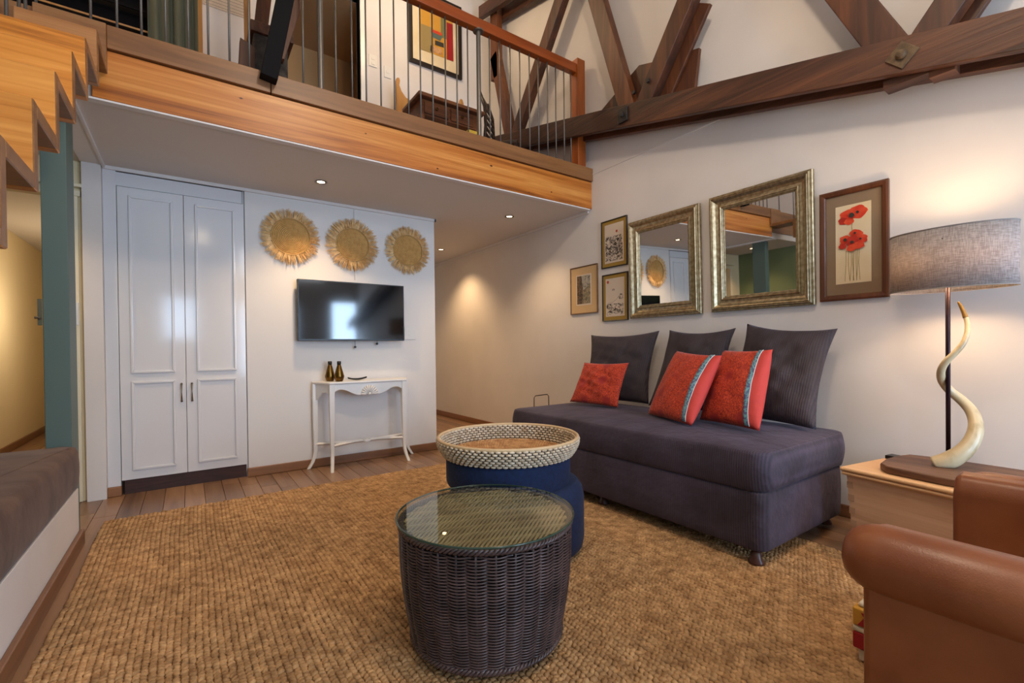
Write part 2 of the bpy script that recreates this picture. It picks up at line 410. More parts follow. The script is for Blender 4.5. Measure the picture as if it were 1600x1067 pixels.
def shadecloth():
    m = bpy.data.materials.new('grey_linen_lampshade'); m.use_nodes = True
    N = m.node_tree.nodes; L = m.node_tree.links; b = N['Principled BSDF']
    out = N['Material Output']
    tc = N.new('ShaderNodeTexCoord')
    def st(s):
        mp = N.new('ShaderNodeMapping'); mp.inputs['Scale'].default_value = s
        n = N.new('ShaderNodeTexNoise'); n.inputs['Scale'].default_value = 1; n.inputs['Detail'].default_value = 2
        L.new(tc.outputs['Object'], mp.inputs[0]); L.new(mp.outputs[0], n.inputs[0]); return n
    a = st((30, 30, 400)); c = st((400, 400, 30))
    ad = N.new('ShaderNodeMath'); ad.operation = 'ADD'; L.new(a.outputs[0], ad.inputs[0]); L.new(c.outputs[0], ad.inputs[1])
    cr = N.new('ShaderNodeValToRGB'); e = cr.color_ramp.elements
    e[0].position = .8; e[0].color = srgb(142, 134, 132); e[1].position = 1.0; e[1].color = srgb(186, 178, 176)
    mr = N.new('ShaderNodeMath'); mr.operation = 'MULTIPLY'; mr.inputs[1].default_value = .9
    L.new(ad.outputs[0], mr.inputs[0]); L.new(mr.outputs[0], cr.inputs[0]); L.new(cr.outputs[0], b.inputs['Base Color'])
    b.inputs['Roughness'].default_value = .9
    tr = N.new('ShaderNodeBsdfTranslucent'); tr.inputs[0].default_value = (.5, .42, .36, 1)
    mx = N.new('ShaderNodeMixShader'); mx.inputs[0].default_value = .22
    L.new(b.outputs[0], mx.inputs[1]); L.new(tr.outputs[0], mx.inputs[2]); L.new(mx.outputs[0], out.inputs[0])
    return m
M['shade'] = shadecloth()

# ================================================================== ROOM SHELL
XR, YB, XL, YF, HC, ZF = 3.30, 4.46, -1.60, -3.0, 2.42, 2.80   # right wall, TV wall, left wall, front wall, low ceiling, loft floor
YL = 3.30    # loft edge (front of fascia)
def roofz(y): return 5.58 - .247*(5.14-y)

struct('wall_right', MB().box(XR, XR+.2, YF-.2, 7.2, -.1, 6.3), M['wall'])
# thin ledge where the upper plaster steps back
struct('trim_1', MB().box(XR-.007, XR+.02, 1.9, YL+.02, 2.758, 2.772), M['wall'])

# TV partition (stops at x=2.14), wardrobe recess, post, doorway and header at the left
wb = MB()
wb.box(.405, 2.14, YB, YB+.14, 0, HC)
struct('wall_back', wb, M['tvwall'])
struct('trim_2', MB().box(1.304, 1.312, YB-.003, YB+.01, 1.72, HC-.03), mat('panel_joint_filler', srgb(196, 192, 188), .7))
struct('wall_wardrobe_recess', MB().box(-.47, .405, YB+.62, YB+.7, 0, HC).box(.39, .405, YB+.03, YB+.62, 0, HC), M['tvwall'])
struct('wall_post', MB().box(-.60, -.495, 4.41, YB+.7, 0, HC), M['wall'])
struct('wall_back_left', MB().box(-.66, -.60, YB, YB+.1, 0, HC).box(XL, -.66, YB, YB+.1, 2.17, HC).box(XL, -1.28, YB, YB+.1, 0, 2.17), M['hallwall'])
a = MB()   # architrave of the hall doorway with a small cornice
a.box(-.675, -.625, YB-.02, YB, 0, 2.20).box(-1.34, -1.28, YB-.02, YB, 0, 2.20).box(-1.36, -.61, YB-.03, YB, 2.165, 2.205).box(-1.38, -.60, YB-.05, YB, 2.225, 2.25)
struct('trim_3', a, mat('cream_door_frame', srgb(232, 220, 190), .4), bevel=.004)
struct('ceiling_header_bead', MB().box(-.605, -.49, YL+.04, 4.41, HC-.012, HC).box(-.49, -.475, YL+.04, 4.44, HC-.02, HC), M['wall'])
bpy.data.objects['ceiling_header_bead'].name = 'trim_4'
# cornice beads round the low ceiling
cb = MB()
cb.box(-.49, 2.155, YB-.018, YB, HC-.025, HC).box(2.14, 2.158, YB-.018, YB+.14, HC-.025, HC).box(XR-.02, XR, YL+.04, 7, HC-.025, HC).box(-.475, XR-.02, YL+.002, YL+.052, HC-.006, HC+.004)
struct('trim_5', cb, M['wall'])
# hall beyond the doorway, passage behind the TV wall
struct('wall_left', MB().box(XL-.2, XL, YF-.2, YB, -.1, HC), M['green'])
struct('wall_left_upper', MB().box(XL-.2, XL, YF-.2, YB+.7, HC, 6.0), M['wall'])
struct('wall_hall_left', MB().box(XL-.2, XL, YB+.1, 9.2, -.1, HC), M['hallwall'])
struct('wall_hall_right', MB().box(-.60, -.5, YB+.7, 9.2, 0, HC), M['hallwall'])
struct('wall_hall_end', MB().box(XL, -.5, 9.0, 9.2, 0, HC), M['hallwall'])
pe = MB(); pe.box(2.14, 2.35, 7.0, 7.1, 0, HC).box(3.18, 3.30, 7.0, 7.1, 0, HC).box(2.35, 3.18, 7.0, 7.1, 2.08, HC).box(2.04, 2.14, YB+.14, 7.1, 0, HC)
struct('wall_passage_end', pe, M['hallwall'])
d = thing('door_1', 'cream door at the end of the passage behind the television wall', 'door', (2.76, 7.0, 0)); d['kind'] = 'structure'
MB().box(2.36, 3.17, 7.0, 7.04, .005, 2.07).build('door_leaf', M['whitewood'], d, bevel=.003)
hd = MB(); hd.box(3.06, 3.10, 6.985, 7.0, .9, 1.08).tube([(3.08, 6.99, 1.0), (3.08, 6.94, 1.0), (2.98, 6.94, 1.0)], .009, 8)
hd.build('door_handle', M['darkmetal'], d)
fr = MB(); fr.box(2.30, 2.355, 6.98, 7.0, 0, 2.13).box(3.175, 3.23, 6.98, 7.0, 0, 2.13).box(2.3, 3.23, 6.98, 7.0, 2.075, 2.13)
fr.build('door_frame', M['hallwall'], d)
# ceiling under the loft
struct('ceiling', MB().box(XL, XR, YL+.04, 9.2, HC, HC+.08), M['ceil'])
# roof lining, mono-pitch falling towards the camera
struct('ceiling_roof', MB().prism([(YF, roofz(YF)), (5.34, roofz(5.34)), (5.34, roofz(5.34)+.2), (YF, roofz(YF)+.2)], 'X', XL-.2, XR+.2), M['roof'])
# front wall behind the camera, with openings
fw = MB()
zt = roofz(YF)+.2
def wall_holes(mb, x0, x1, y0, y1, z0, z1, holes):
    xs = sorted({x0, x1, *[h[0] for h in holes], *[h[1] for h in holes]})
    zs = sorted({z0, z1, *[h[2] for h in holes], *[h[3] for h in holes]})
    for i in range(len(xs)-1):
        for j in range(len(zs)-1):
            cx, cz = (xs[i]+xs[i+1])/2, (zs[j]+zs[j+1])/2
            if any(h[0] < cx < h[1] and h[2] < cz < h[3] for h in holes): continue
            mb.box(xs[i], xs[i+1], y0, y1, zs[j], zs[j+1])
wall_holes(fw, XL-.2, XR+.2, YF-.2, YF, -.1, zt, [(2.68, 3.27, 0, 2.25), (.95, 1.95, .45, 2.15), (-.42, .14, 1.3, 2.2), (1.0, 2.6, 2.72, 3.38)])
struct('wall_front', fw, M['wall'])
def window(name, x0, x1, z0, z1, nm, nz=0):
    t = bpy.data.objects.new(name, None); COL.objects.link(t); t.location = ((x0+x1)/2, YF-.05, z0); t['kind'] = 'structure'
    f = MB(); w = .05
    f.box(x0, x0+w, YF-.12, YF-.04, z0, z1).box(x1-w, x1, YF-.12, YF-.04, z0, z1).box(x0, x1, YF-.12, YF-.04, z0, z0+w).box(x0, x1, YF-.12, YF-.04, z1-w, z1)
    f.build('window_frame', M['whitewood'], t)
    for i in range(1, nm):
        xx = x0+(x1-x0)*i/nm
        MB().box(xx-.025, xx+.025, YF-.12, YF-.04, z0+w, z1-w).build('mullion', M['whitewood'], t)
window('window_1', 2.68, 3.27, 0, 2.25, 1)
window('window_2', -.42, .14, 1.3, 2.2, 1)
window('window_5', .95, 1.95, .45, 2.15, 2)
window('window_3', 1.0, 2.6, 2.72, 3.38, 3)  # unseen high opening added with the clerestory fill

# ---- floor of individual boards
fl = struct('floor', MB().box(XL-.2, XR+.2, YF-.2, 9.2, -.12, -.025), mat('dark_subfloor', srgb(40, 26, 18), .9))
x = XL; k = 0; bw = .1205
while x < XR:
    x1 = min(x+bw, XR)
    y0 = YF
    cuts = [random.uniform(.2, 3.2)+YF, ]
    ys = [YF, .3+((k*37) % 11)*.13, 3.95+((k*53) % 9)*.12, 9.1]
    for i in range(3):
        MB().box(x+.0012, x1-.0012, ys[i]+.001, ys[i+1]-.001, -.025, random.uniform(-.0012, 0)).build('floorboard', M['floor'], fl, bevel=.0015, seg=1)
    x += bw; k += 1

# ---- skirtings
struct('baseboard_back', MB().box(.395, 2.15, YB-.022, YB, 0, .075).box(2.14, 2.155, YB, YB+.14, 0, .075), M['skirt'], bevel=.006)
struct('baseboard_back_left', MB().box(-.495, -.415, YB-.022, YB+.02, 0, .07), M['skirt'], bevel=.006)
struct('baseboard_right', MB().box(XR-.02, XR, YF, 7.0, 0, .075), M['skirtY'], bevel=.006)
struct('baseboard_hall', MB().box(XL, XL+.02, YB+.1, 9.0, 0, .08), M['skirtY'], bevel=.006)
struct('baseboard_passage', MB().box(2.14, 2.3, 6.98, 7.0, 0, .075).box(3.23, 3.28, 6.98, 7.0, 0, .075), M['skirt'])

# ================================================================== LOFT
# pine fascia, oak nosing, deck
fa = MB().box(-.40, XR, YL, YL+.045, HC+.005, 2.69)
fo = struct('trim_6', fa, M['fascia'], bevel=.004)
for kx, kz, kw in ((.29, 2.62, .012), (1.62, 2.47, .012), (1.06, 2.60, .009), (2.12, 2.60, .016), (2.78, 2.50, .012), (2.52, 2.45, .008)):
    MB().prism([(kx-kw, kz), (kx, kz-kw*.5), (kx+kw, kz), (kx, kz+kw*.5)], 'Y', YL-.0015, YL+.004).build('knot', mat('dark_pine_knot', srgb(84, 42, 18), .4), fo)
n1 = struct('trim_7', MB().box(-.335, .452, YL-.02, YL+.13, 2.695, 2.82), M['lip'], bevel=.004)
struct('trim_8', MB().box(.456, XR+.0, YL-.02, YL+.13, 2.695, 2.82), M['lip'], bevel=.004)
struct('trim_9', MB().box(XL, -.335, YL+.02, YL+.13, 2.5, 2.82), M['lip'])
struct('floor_loft', MB().box(XL, XR, YL+.13, 5.3, HC+.09, ZF-.02), M['lip'])
YW = 5.14
lw = MB()
wall_holes(lw, XL-.2, XR+.2, YW, YW+.12, HC+.09, 6.2, [(.856, 1.60, ZF-.02, 4.95), (-1.35, -.22, 3.2, 4.95)])
struct('wall_loft_back', lw, M['wall'])
# tan side room seen through the loft doorway
rm = MB().box(.5, .55, YW+.12, 6.4, ZF, 5).box(1.9, 1.95, YW+.12, 6.4, ZF, 5).box(.5, 1.95, 6.4, 6.45, ZF, 5).box(.5, 1.95, YW+.12, 6.45, 4.95, 5).box(.5, 1.95, YW+.12, 6.45, ZF-.05, ZF)
struct('wall_loft_room', rm, M['tan'])
struct('trim_10', MB().box(.55, 1.9, 6.37, 6.4, 4.15, 4.19), M['tan'])
df = MB().box(1.60, 1.66, YW-.02, YW+.12, ZF, 5.0).box(.80, .856, YW-.02, YW+.12, ZF, 5.0).box(.80, 1.66, YW-.02, YW+.12, 4.95, 5.01)
struct('trim_11', df, M['whitewood'], bevel=.004)
# dark louvred window and its frames at the loft's left
wn = bpy.data.objects.new('window_4', None); COL.objects.link(wn); wn.location = (-.8, YW, 3.2); wn['kind'] = 'structure'
f = MB().box(-1.42, -1.35, YW-.05, YW+.1, 3.0, 5.0).box(-.22, -.16, YW-.05, YW+.1, 3.0, 5.0).box(-1.42, -.16, YW-.05, YW+.1, 3.12, 3.2)
f.build('window_frame', M['newel'], wn)
for i in range(9):
    z = 3.36+i*.17
    MB().beam((-1.35, YW+.03, z), (-.22, YW+.03, z), .10, .014, (0, -.5, 1)).build('louvre', M['blackwood' if i % 3 else 'chairpine'], wn)
MB().box(-1.5, -.1, YW+.12, YW+.14, 3.0, 5.1).build('backing', M['blackwood'], wn)

# balustrade along the loft edge
XA = [-.406, -.297, -.191, -.08, .028, .127, .237, .345, .663, .876, .987, 1.088, 1.197, 1.301, 1.413, 1.513, 1.617, 1.73, 1.835, 1.937, 2.152, 2.258, 2.367, 2.472, 2.58, 2.685, 2.792, 2.894, 2.999, 3.085]
t = thing('balustrade', 'loft balustrade of thin grey steel rods under a red-brown handrail', 'railing', (1.4, 3.36, 2.82))
for xx in XA:
    MB().tube([(xx, 3.36, 2.80), (xx, 3.36, 3.74)], .0062, 8).build('baluster', M['steel'], t, smooth=True)
for xx in (.774, 2.043):
    MB().tube([(xx, 3.36, 2.80), (xx, 3.36, 3.735)], .019, 14).lathe([(0, 3.728), (.045, 3.728), (.045, 3.74), (0, 3.74)], (xx, 3.36, 0), 14).build('post', M['steel'], t, smooth=False)
MB().box(-1.5, 3.15, 3.325, 3.395, 3.735, 3.825).build('handrail', M['rail'], t, bevel=.008)
MB().box(3.135, 3.235, 3.31, 3.41, 2.78, 3.875).build('newel_post', M['newel'], t, bevel=.006)

# ================================================================== STAIRCASE (folded plate)
ZS = [2.82, 2.605, 2.39, 2.18, 1.965, 1.755, 1.55, 1.34, 1.13]
YS = [3.27, 2.95, 2.63, 2.34, 2.055, 1.775, 1.49, 1.21, .93]
X0, X1 = -.615, -.335
t = thing('staircase', 'open folded-plate staircase of amber laminated wood rising to the loft', 'staircase', (-.475, 2.2, .7))
th = .042
edge = M['lip']
def step_piece(name, y0, y1, z0, z1):
    b = MB()
    b.box(X0, X1, y0, y1, z0, z1)
    o = b.build(name, [M['lip'] if y0 > 3.2 else M['stairtop'] if y0 > 2.8 else M['stair'], edge], t, bevel=.003, seg=1)
    for p in o.data.polygons:
        if p.normal.x > .9 or (name == 'tread' and p.normal.z < -.9): p.material_index = 1
        if name == 'riser' and p.normal.y > .9: p.material_index = 1
    return o
for i in range(len(ZS)-1):
    step_piece('riser', YS[i], YS[i]+th, ZS[i+1]-th, ZS[i])
    if i: step_piece('tread', YS[i]+th, YS[i-1], ZS[i]-th, ZS[i])
for y in (1.95, 2.12, 2.24, 2.40, 2.53, 2.67, 2.80, 2.985, 3.09, 3.285):
    xx = -.603
    z = next(ZS[k] for k in range(0, 9) if YS[k] <= y)
    MB().tube([(xx, y, z-.01), (xx, y, z+1.0)], .0068, 8).build('baluster', M['steel'], t, smooth=True)
MB().beam((-.603, 1.85, 2.86), (-.603, 3.32, 3.88), .05, .06).build('handrail', M['rail'], t)

# teal column
o = MB().box(-.635, -.53, 3.47, 3.66, 0, HC).build('column', M['teal'], None, bevel=.004, at=(-.58, 3.56, 0))
tag(o, 'square teal painted column behind the built-in bench', 'column')

# ================================================================== ROOF TRUSSES
t = thing('roof_truss', 'old dark timber roof truss beside the right wall with crossed struts', 'roof truss', (3.1, 2.5, 2.9))
def ztop(y): return 2.46 + .247*y
def chord(x0, x1, y0, y1, dz=0, h=.19, name='chord', m='truss'):
    MB().prism([(y0, ztop(y0)-h+dz), (y1, ztop(y1)-h+dz), (y1, ztop(y1)+dz), (y0, ztop(y0)+dz)], 'X', x0, x1).build(name, M[m], t, bevel=.006)
chord(3.065, 3.11, YF, 4.72)
chord(3.20, 3.255, YF, 4.72, -.01)
def strut(p, q, w=.16, xx=(3.115, 3.195), name='strut', m='trussred'):
    (y0, z0), (y1, z1) = p, q
    d = Vector((0, y1-y0, z1-z0)).normalized(); n = Vector((0, -d.z, d.y))*w/2
    pts = [(y0+n.y, z0+n.z), (y0-n.y, z0-n.z), (y1-n.y, z1-n.z), (y1+n.y, z1+n.z)]
    return MB().prism(pts, 'X', xx[0], xx[1]).build(name, M[m], t, bevel=.006)
strut((2.66, 3.02), (3.20, 4.75), .155)
strut((2.52, 3.0), (1.55, 4.45), .15, (3.07, 3.16))
strut((2.44, 2.93), (1.99, 3.60), .13, (3.162, 3.195))
strut((.80, 2.50), (1.62, 4.20), .165)
strut((.77, 2.54), (-.05, 3.65), .135, (3.07, 3.16))
strut((.72, 2.48), (-.08, 3.62), .10, (3.165, 3.20))
strut((4.46, 3.50), (4.78, 4.66), .145)
MB().box(3.115, 3.195, 4.69, 4.84, 4.36, 5.25).build('king_post', M['trussred'], t, bevel=.005)
strut((4.38, 3.5), (3.30, 4.92), .15)
def uchord(x0, x1, y0, y1, dz):
    MB().prism([(y0, ztop(y0)-.15+dz), (y1, ztop(y1)-.15+dz), (y1, ztop(y1)+dz), (y0, ztop(y0)+dz)], 'X', x0, x1).build('top_chord', M['truss'], t, bevel=.006)
uchord(3.03, 3.09, YF, 4.97, 1.64); uchord(3.20, 3.26, YF, 4.9, 1.60)
# gusset boards behind the joint
MB().prism([(3.14, 3.24), (2.62, 3.47), (2.40, 3.40), (2.05, 3.315), (2.11, 2.90), (3.0, 3.04)], 'X', 3.197, 3.228).build('gusset_board', M['trussred'], t, bevel=.004)
for y, z in ((2.68, 3.03), ):
    MB().box(3.05, 3.066, y-.05, y+.05, z-.06, z+.06).lathe([(0, 3.03), (.022, 3.03), (.022, 3.052), (0, 3.052)], (0, y, z), 6, 'X').build('bolt_plate', M['iron'], t, bevel=.003)
b = MB(); y, z = .805, 2.56
b.prism([(y, z+.072), (y-.072, z), (y, z-.072), (y+.072, z)], 'X', 3.055, 3.066).lathe([(0, 3.03), (.018, 3.032), (.024, 3.045), (.024, 3.056), (0, 3.056)], (0, y, z), 12, 'X')
tag(b.build('bolt_plate', M['rustplate'], t, bevel=.002), 'rusty diamond-shaped bolt plate')
for y, z, xx in ((2.60, 3.20, 3.105), (2.42, 3.2, 3.062), (2.1, 3.72, 3.062), (2.0, 3.88, 3.062)):
    MB().lathe([(0, xx-.008), (.016, xx-.008), (.018, xx+.01), (0, xx+.01)], (0, y, z), 8, 'X').build('bolt', M['iron'], t)
for y, w in ((.78, .12), (.66, .05)):
    MB().box(3.11, 3.20, y-w, y+w, ztop(y)-.215, ztop(y)-.17).build('packing_block', M['truss'], t, bevel=.003)

# second truss: black strut standing on the loft nosing, with brown members behind
t = thing('roof_strut', 'near-black leaning timber strut ending in front of the loft nosing', 'roof strut', (.44, 3.22, 2.76))
MB().prism([(.388, 2.762), (.482, 2.748), (.72, 4.0), (.62, 4.0)], 'Y', 3.20, 3.278).build('strut', M['blackwood'], t, bevel=.004)
MB().prism([(.50, 3.02), (.56, 3.02), (.92, 4.3), (.80, 4.3)], 'Y', 3.43, 3.50).build('brace', M['trussred'], t, bevel=.004)
t = thing('roof_post', 'rough dark masonry pier carrying brown timber braces on the loft', 'pier', (.55, 4.0, ZF))
MB().box(.43, .66, 3.9, 4.15, ZF-.02, 3.42).build('pier', M['stone'], t, bevel=.01)
MB().box(.41, .70, 3.88, 4.17, 3.42, 3.50).build('bearer', M['truss'], t, bevel=.005)
MB().prism([(.44, 3.5), (.53, 3.5), (.66, 4.6), (.56, 4.6)], 'Y', 3.92, 4.0).build('brace', M['trussred'], t, bevel=.004)
MB().box(.40, .44, 4.16, 4.24, ZF-.02, 4.9).build('post', M['chairpine'], t, bevel=.003)
o = MB().prism([(.305, ZF-.02), (.335, 3.29), (.425, 3.25), (.425, ZF-.02)], 'Y', 3.80, 3.87).build('timber_offcut', M['trussred'], None, at=(.36, 3.88, ZF-.02), bevel=.003)
tag(o, 'short reddish timber block standing beside the dark loft pier', 'timber block')

# loft curtain
def curtain():
    n = 70
    def fn(u, v):
        x = -.245+.36*u; amp = .022
        return (x, YW-.10+amp*math.sin(u*2*PI*4.6+.6*math.sin(v*3))+.01*math.sin(u*17), ZF+.02+v*2.2)
    b = MB().grid(fn, n*2, 6)
    o = b.build('curtain', M['curtain'], None, smooth=True, at=(-.06, YW-.1, ZF))
    s = o.modifiers.new('s', 'SOLIDIFY'); s.thickness = .004
    tag(o, 'sage green pleated curtain hanging on the loft beside the dark window', 'curtain')
curtain()
struct('trim_12', MB().box(.115, .15, YW-.04, YW, ZF, 5.0), M['chairpine'])

# line-drawn plan pinned on the loft wall
t = thing('wall_print', 'paper sheet with fine line plan drawings on the loft wall', 'print', (.35, YW-.004, 4.27))
MB().box(.155, .52, YW-.006, YW-.001, 4.27, 4.95).build('sheet', M['paperw'], t)
ln = MB(); random.seed(3)
def seg(mb, x0, z0, x1, z1, y, w=.0022):
    mb.beam((x0, y, z0), (x1, y, z1), .0006, w, (0, 1, 0) if False else (0, 0, 1) if abs(z1-z0) < 1e-6 else (1, 0, 0))
for r_ in range(5):
    z = 4.29+r_*.03
    seg(ln, .17, z, .50, z, YW-.0065)
for i in range(26):
    x0, z0 = random.uniform(.17, .46), random.uniform(4.42, 4.85); w, h = random.uniform(.02, .06), random.uniform(.02, .06)
    for q in ((x0, z0, x0+w, z0), (x0, z0+h, x0+w, z0+h), (x0, z0, x0, z0+h), (x0+w, z0, x0+w, z0+h)): seg(ln, *q, YW-.0065)
ln.build('plan_lines', M['ink'], t)['kind'] = 'stuff'

# loft switches
def switchplate(name, label, cx, y, cz, w, h, two=False):
    t = thing(name, label, 'switch', (cx, y, cz-h/2))
    MB().box(cx-w/2, cx+w/2, y-.009, y, cz-h/2, cz+h/2).build('plate', M['switch'], t, bevel=.003)
    n = 2 if two else 1
    for i in range(n):
        zz = cz+(i-(n-1)/2)*h*.42
        MB().box(cx-w*.22, cx+w*.22, y-.013, y-.008, zz-h*.12, zz+h*.12).build('rocker', M['switch'], t, bevel=.002)
switchplate('light_switch', 'white light switch nearest the loft doorway frame', 1.74, YW, 4.29, .09, .13, True)
switchplate('light_switch', 'white square blank plate left of the loft painting', 1.91, YW, 4.22, .085, .13)

# loft painting
t = thing('painting', 'dark framed abstract still life painting on the loft wall', 'painting', (2.5, YW, 4.43))
def ring_frame(mb, x0, x1, z0, z1, w, y0, y1):
    mb.prism([(x0, z0), (x1, z0), (x1-w, z0+w), (x0+w, z0+w)], 'Y', y0, y1)
    mb.prism([(x1, z0), (x1, z1), (x1-w, z1-w), (x1-w, z0+w)], 'Y', y0, y1)
    mb.prism([(x1, z1), (x0, z1), (x0+w, z1-w), (x1-w, z1-w)], 'Y', y0, y1)
    mb.prism([(x0, z1), (x0, z0), (x0+w, z0+w), (x0+w, z1-w)], 'Y', y0, y1)
PZ0, PZ1, PX0, PX1 = 4.43, 5.33, 2.165, 2.865
b = MB(); ring_frame(b, PX0, PX1, PZ0, PZ1, .045, YW-.035, YW); b.build('frame', M['thinframe'], t, bevel=.004)
MB().box(PX0+.04, PX1-.04, YW-.014, YW-.004, PZ0+.04, PZ1-.04).build('mount', M['paper'], t)
def flat(name, pts, m, y, t, th=.0015):
    return MB().prism(pts, 'Y', y-th, y).build(name, m, t)
blk = [((2.30, 2.75, 4.62, 5.12), 'kilimy', .016), ((2.66, 2.75, 4.62, 5.08), 'kilimr', .018), ((2.58, 2.66, 4.86, 5.12), 'kilimg', .018), ((2.32, 2.46, 4.62, 4.93), 'stem', .018), ((2.44, 2.60, 4.64, 4.72), 'rattanin', .018), ((2.50, 2.62, 4.74, 4.80), 'charcoal', .020)]
for i, ((x0, x1, z0, z1), mm, yy) in enumerate(blk):
    flat('paint_block', [(x0, z0), (x1, z0+.006), (x1-.004, z1), (x0+.003, z1-.004)], M[mm], YW-yy, t)
flat('bowl', [(2.44, 4.88), (2.47, 4.82), (2.57, 4.81), (2.60, 4.87)], M['teal'], YW-.022, t)
for i in range(4):
    cx = 2.47+i*.034
    flat('fruit', [(cx+.022*math.cos(a_*PI/5), 4.895+.02*math.sin(a_*PI/5)) for a_ in range(10)], M['poppy'], YW-.024, t)
MB().box(PX0+.045, PX1-.045, YW-.030, YW-.028, PZ0+.045, PZ1-.045).build('glazing', M['pglass'], t)

# loft desk
t = thing('writing_desk', 'antique brown wooden desk on the loft under the painting', 'desk', (2.35, 4.42, ZF))
DX0, DX1, DY0, DY1, DZ = 1.86, 2.61, 4.17, 4.60, 3.56
MB().box(DX0, DX1, DY0, DY1, DZ-.035, DZ).build('desk_top', M['deskwood'], t, bevel=.006)
MB().box(DX0+.04, DX1-.04, DY0+.06, DY1-.04, DZ-.19, DZ-.036).build('apron', M['deskwood'], t, bevel=.003)
for i in range(2):
    x0 = DX0+.08+i*.29
    dr = MB().box(x0, x0+.265, DY0+.045, DY0+.06, DZ-.175, DZ-.055).build('drawer', M['deskwood'], t, bevel=.003)
    MB().lathe([(0, DY0+.02), (.013, DY0+.024), (.01, DY0+.045), (0, DY0+.045)], (x0+.125, 0, DZ-.115), 10, 'Y').build('knob', M['brass'], dr, smooth=True)
for xx in (DX0+.06, DX1-.06):
    for yy in (DY0+.08, DY1-.07):
        MB().lathe([(.03, DZ-.19), (.03, DZ-.3), (.022, DZ-.32), (.028, DZ-.38), (.02, DZ-.45), (.016, ZF), (0, ZF)], (xx, yy, 0), 12).build('leg', M['deskwood'], t, smooth=True)
MB().box(DX0+.14, DX0+.52, DY0+.2, DY0+.42, DZ, DZ+.018).build('blotter', M['deskwood'], t, bevel=.003)

# pine chair behind the desk (fiddle back) and dark slatted chair at its right
t = thing('pine_chair', 'honey pine dining chair with scrolled back behind the loft desk', 'chair', (1.95, 4.86, ZF))
prof = [(1.93, 3.35), (1.92, 3.9), (1.915, 4.01), (1.93, 4.055), (1.955, 4.06), (1.965, 4.03), (1.955, 3.98), (1.98, 3.92), (2.03, 3.865), (2.13, 3.835), (2.34, 3.825), (2.55, 3.835), (2.65, 3.865), (2.7, 3.92), (2.725, 3.98), (2.715, 4.03), (2.725, 4.06), (2.75, 4.055), (2.765, 4.01), (2.76, 3.9), (2.75, 3.35), (2.69, 3.35), (2.68, 3.6), (2.0, 3.6), (1.99, 3.35)]
MB().prism(prof, 'Y', 4.90, 4.94).build('backrest', M['chairpine'], t, bevel=.004)
MB().box(1.90, 2.72, 4.64, 4.94, 3.235, 3.275).build('seat', M['chairpine'], t, bevel=.006)
for xx in (1.93, 2.69):
    MB().box(xx-.025, xx+.025, 4.90, 4.94, ZF, 3.36).build('leg', M['chairpine'], t)
    MB().box(xx-.025, xx+.025, 4.65, 4.70, ZF, 3.235).build('leg', M['chairpine'], t)
t = thing('slatted_chair', 'dark slat-back chair at the right end of the loft desk', 'chair', (2.75, 4.3, ZF))
pa, pb = Vector((2.635, 4.235, 0)), Vector((2.86, 4.43, 0)); bn = Vector((.65, -.76, 0))
def cb(p, z, o): return Vector((p.x, p.y, z))+bn*o
bow = [(ZF, 0), (3.25, 0), (3.45, .02), (3.65, .01), (3.83, -.05)]
for p in (pa, pb):
    MB().tube([cb(p, z, o) for z, o in bow], .018, 8).build('back_post', M['darkchair'], t, smooth=True)
for i in range(7):
    z = 3.36+i*.068; o = .02 if z < 3.65 else .01-(z-3.65)*.33
    MB().beam(cb(pa, z, o), cb(pb, z, o), .014, .036).build('slat', M['darkchair'], t, bevel=.003)
sq = [cb(pa, 0, 0), cb(pb, 0, 0), cb(pb, 0, .36), cb(pa, 0, .36)]
MB().prism([(v.x, v.y) for v in sq], 'Z', 3.22, 3.26).build('seat', M['darkchair'], t, bevel=.006)
for v in (cb(pa, 0, .34), cb(pb, 0, .34)):
    MB().box(v.x-.018, v.x+.018, v.y-.018, v.y+.018, ZF, 3.22).build('leg', M['darkchair'], t)
o = MB().box(2.26, 2.38, 3.92, 4.03, ZF-.018, 3.19).build('folded_card', M['yellow'], None, at=(2.32, 3.975, ZF-.018), bevel=.004)
tag(o, 'yellow box file standing on the loft floor in front of the desk', 'box file')

# ================================================================== WARDROBE
def moulding(mb, x0, x1, z0, z1, y, w=.018, d=.012):
    ring_frame(mb, x0, x1, z0, z1, w, y-d, y)
t = thing('wardrobe', 'tall white gloss built-in wardrobe with two panelled doors', 'wardrobe', (0, 4.7, 0))
YD = YB+.005
MB().box(-.47, .385, YD+.024, YD+.55, .1, HC-.03).build('carcass', M['gloss'], t)
MB().box(-.47, .385, YD-.002, YD+.024, 2.29, HC-.03).build('head_rail', M['gloss'], t, bevel=.002)
MB().box(-.494, -.418, YD-.006, YD+.024, .07, 2.40).build('side_stile', M['gloss'], t, bevel=.002)
for (a0, a1, p0, p1, hx, hing) in ((-.414, -.0165, -.350, -.082, -.045, -.43), (-.0135, .397, .057, .330, .022, 0)):
    dr = MB().box(a0, a1, YD-.014, YD+.02, .108, 2.285).build('door', M['gloss'], t, bevel=.003)
    mb = MB(); moulding(mb, p0, p1, .90, 2.225, YD-.014); mb.build('panel_moulding', M['gloss'], dr, bevel=.003)
    mb = MB(); moulding(mb, p0, p1, .175, .84, YD-.014); mb.build('panel_moulding', M['gloss'], dr, bevel=.003)
    h = MB(); pts = []
    for i in range(13):
        u = i/12; pts.append((hx, YD-.018-.028*math.sin(PI*u)**.7, .672+.135*u))
    h.tube(pts, [.007-.003*math.sin(PI*i/12) for i in range(13)], 8)
    for zz in (.672, .807): h.lathe([(0, YD-.026), (.008, YD-.024), (.008, YD-.012), (0, YD-.012)], (hx, 0, zz), 10, 'Y')
    h.build('handle', M['chrome'], dr, smooth=True)
MB().box(-.40, .39, YD+.012, YD+.06, 0, .105).build('plinth', M['plinth'], t)

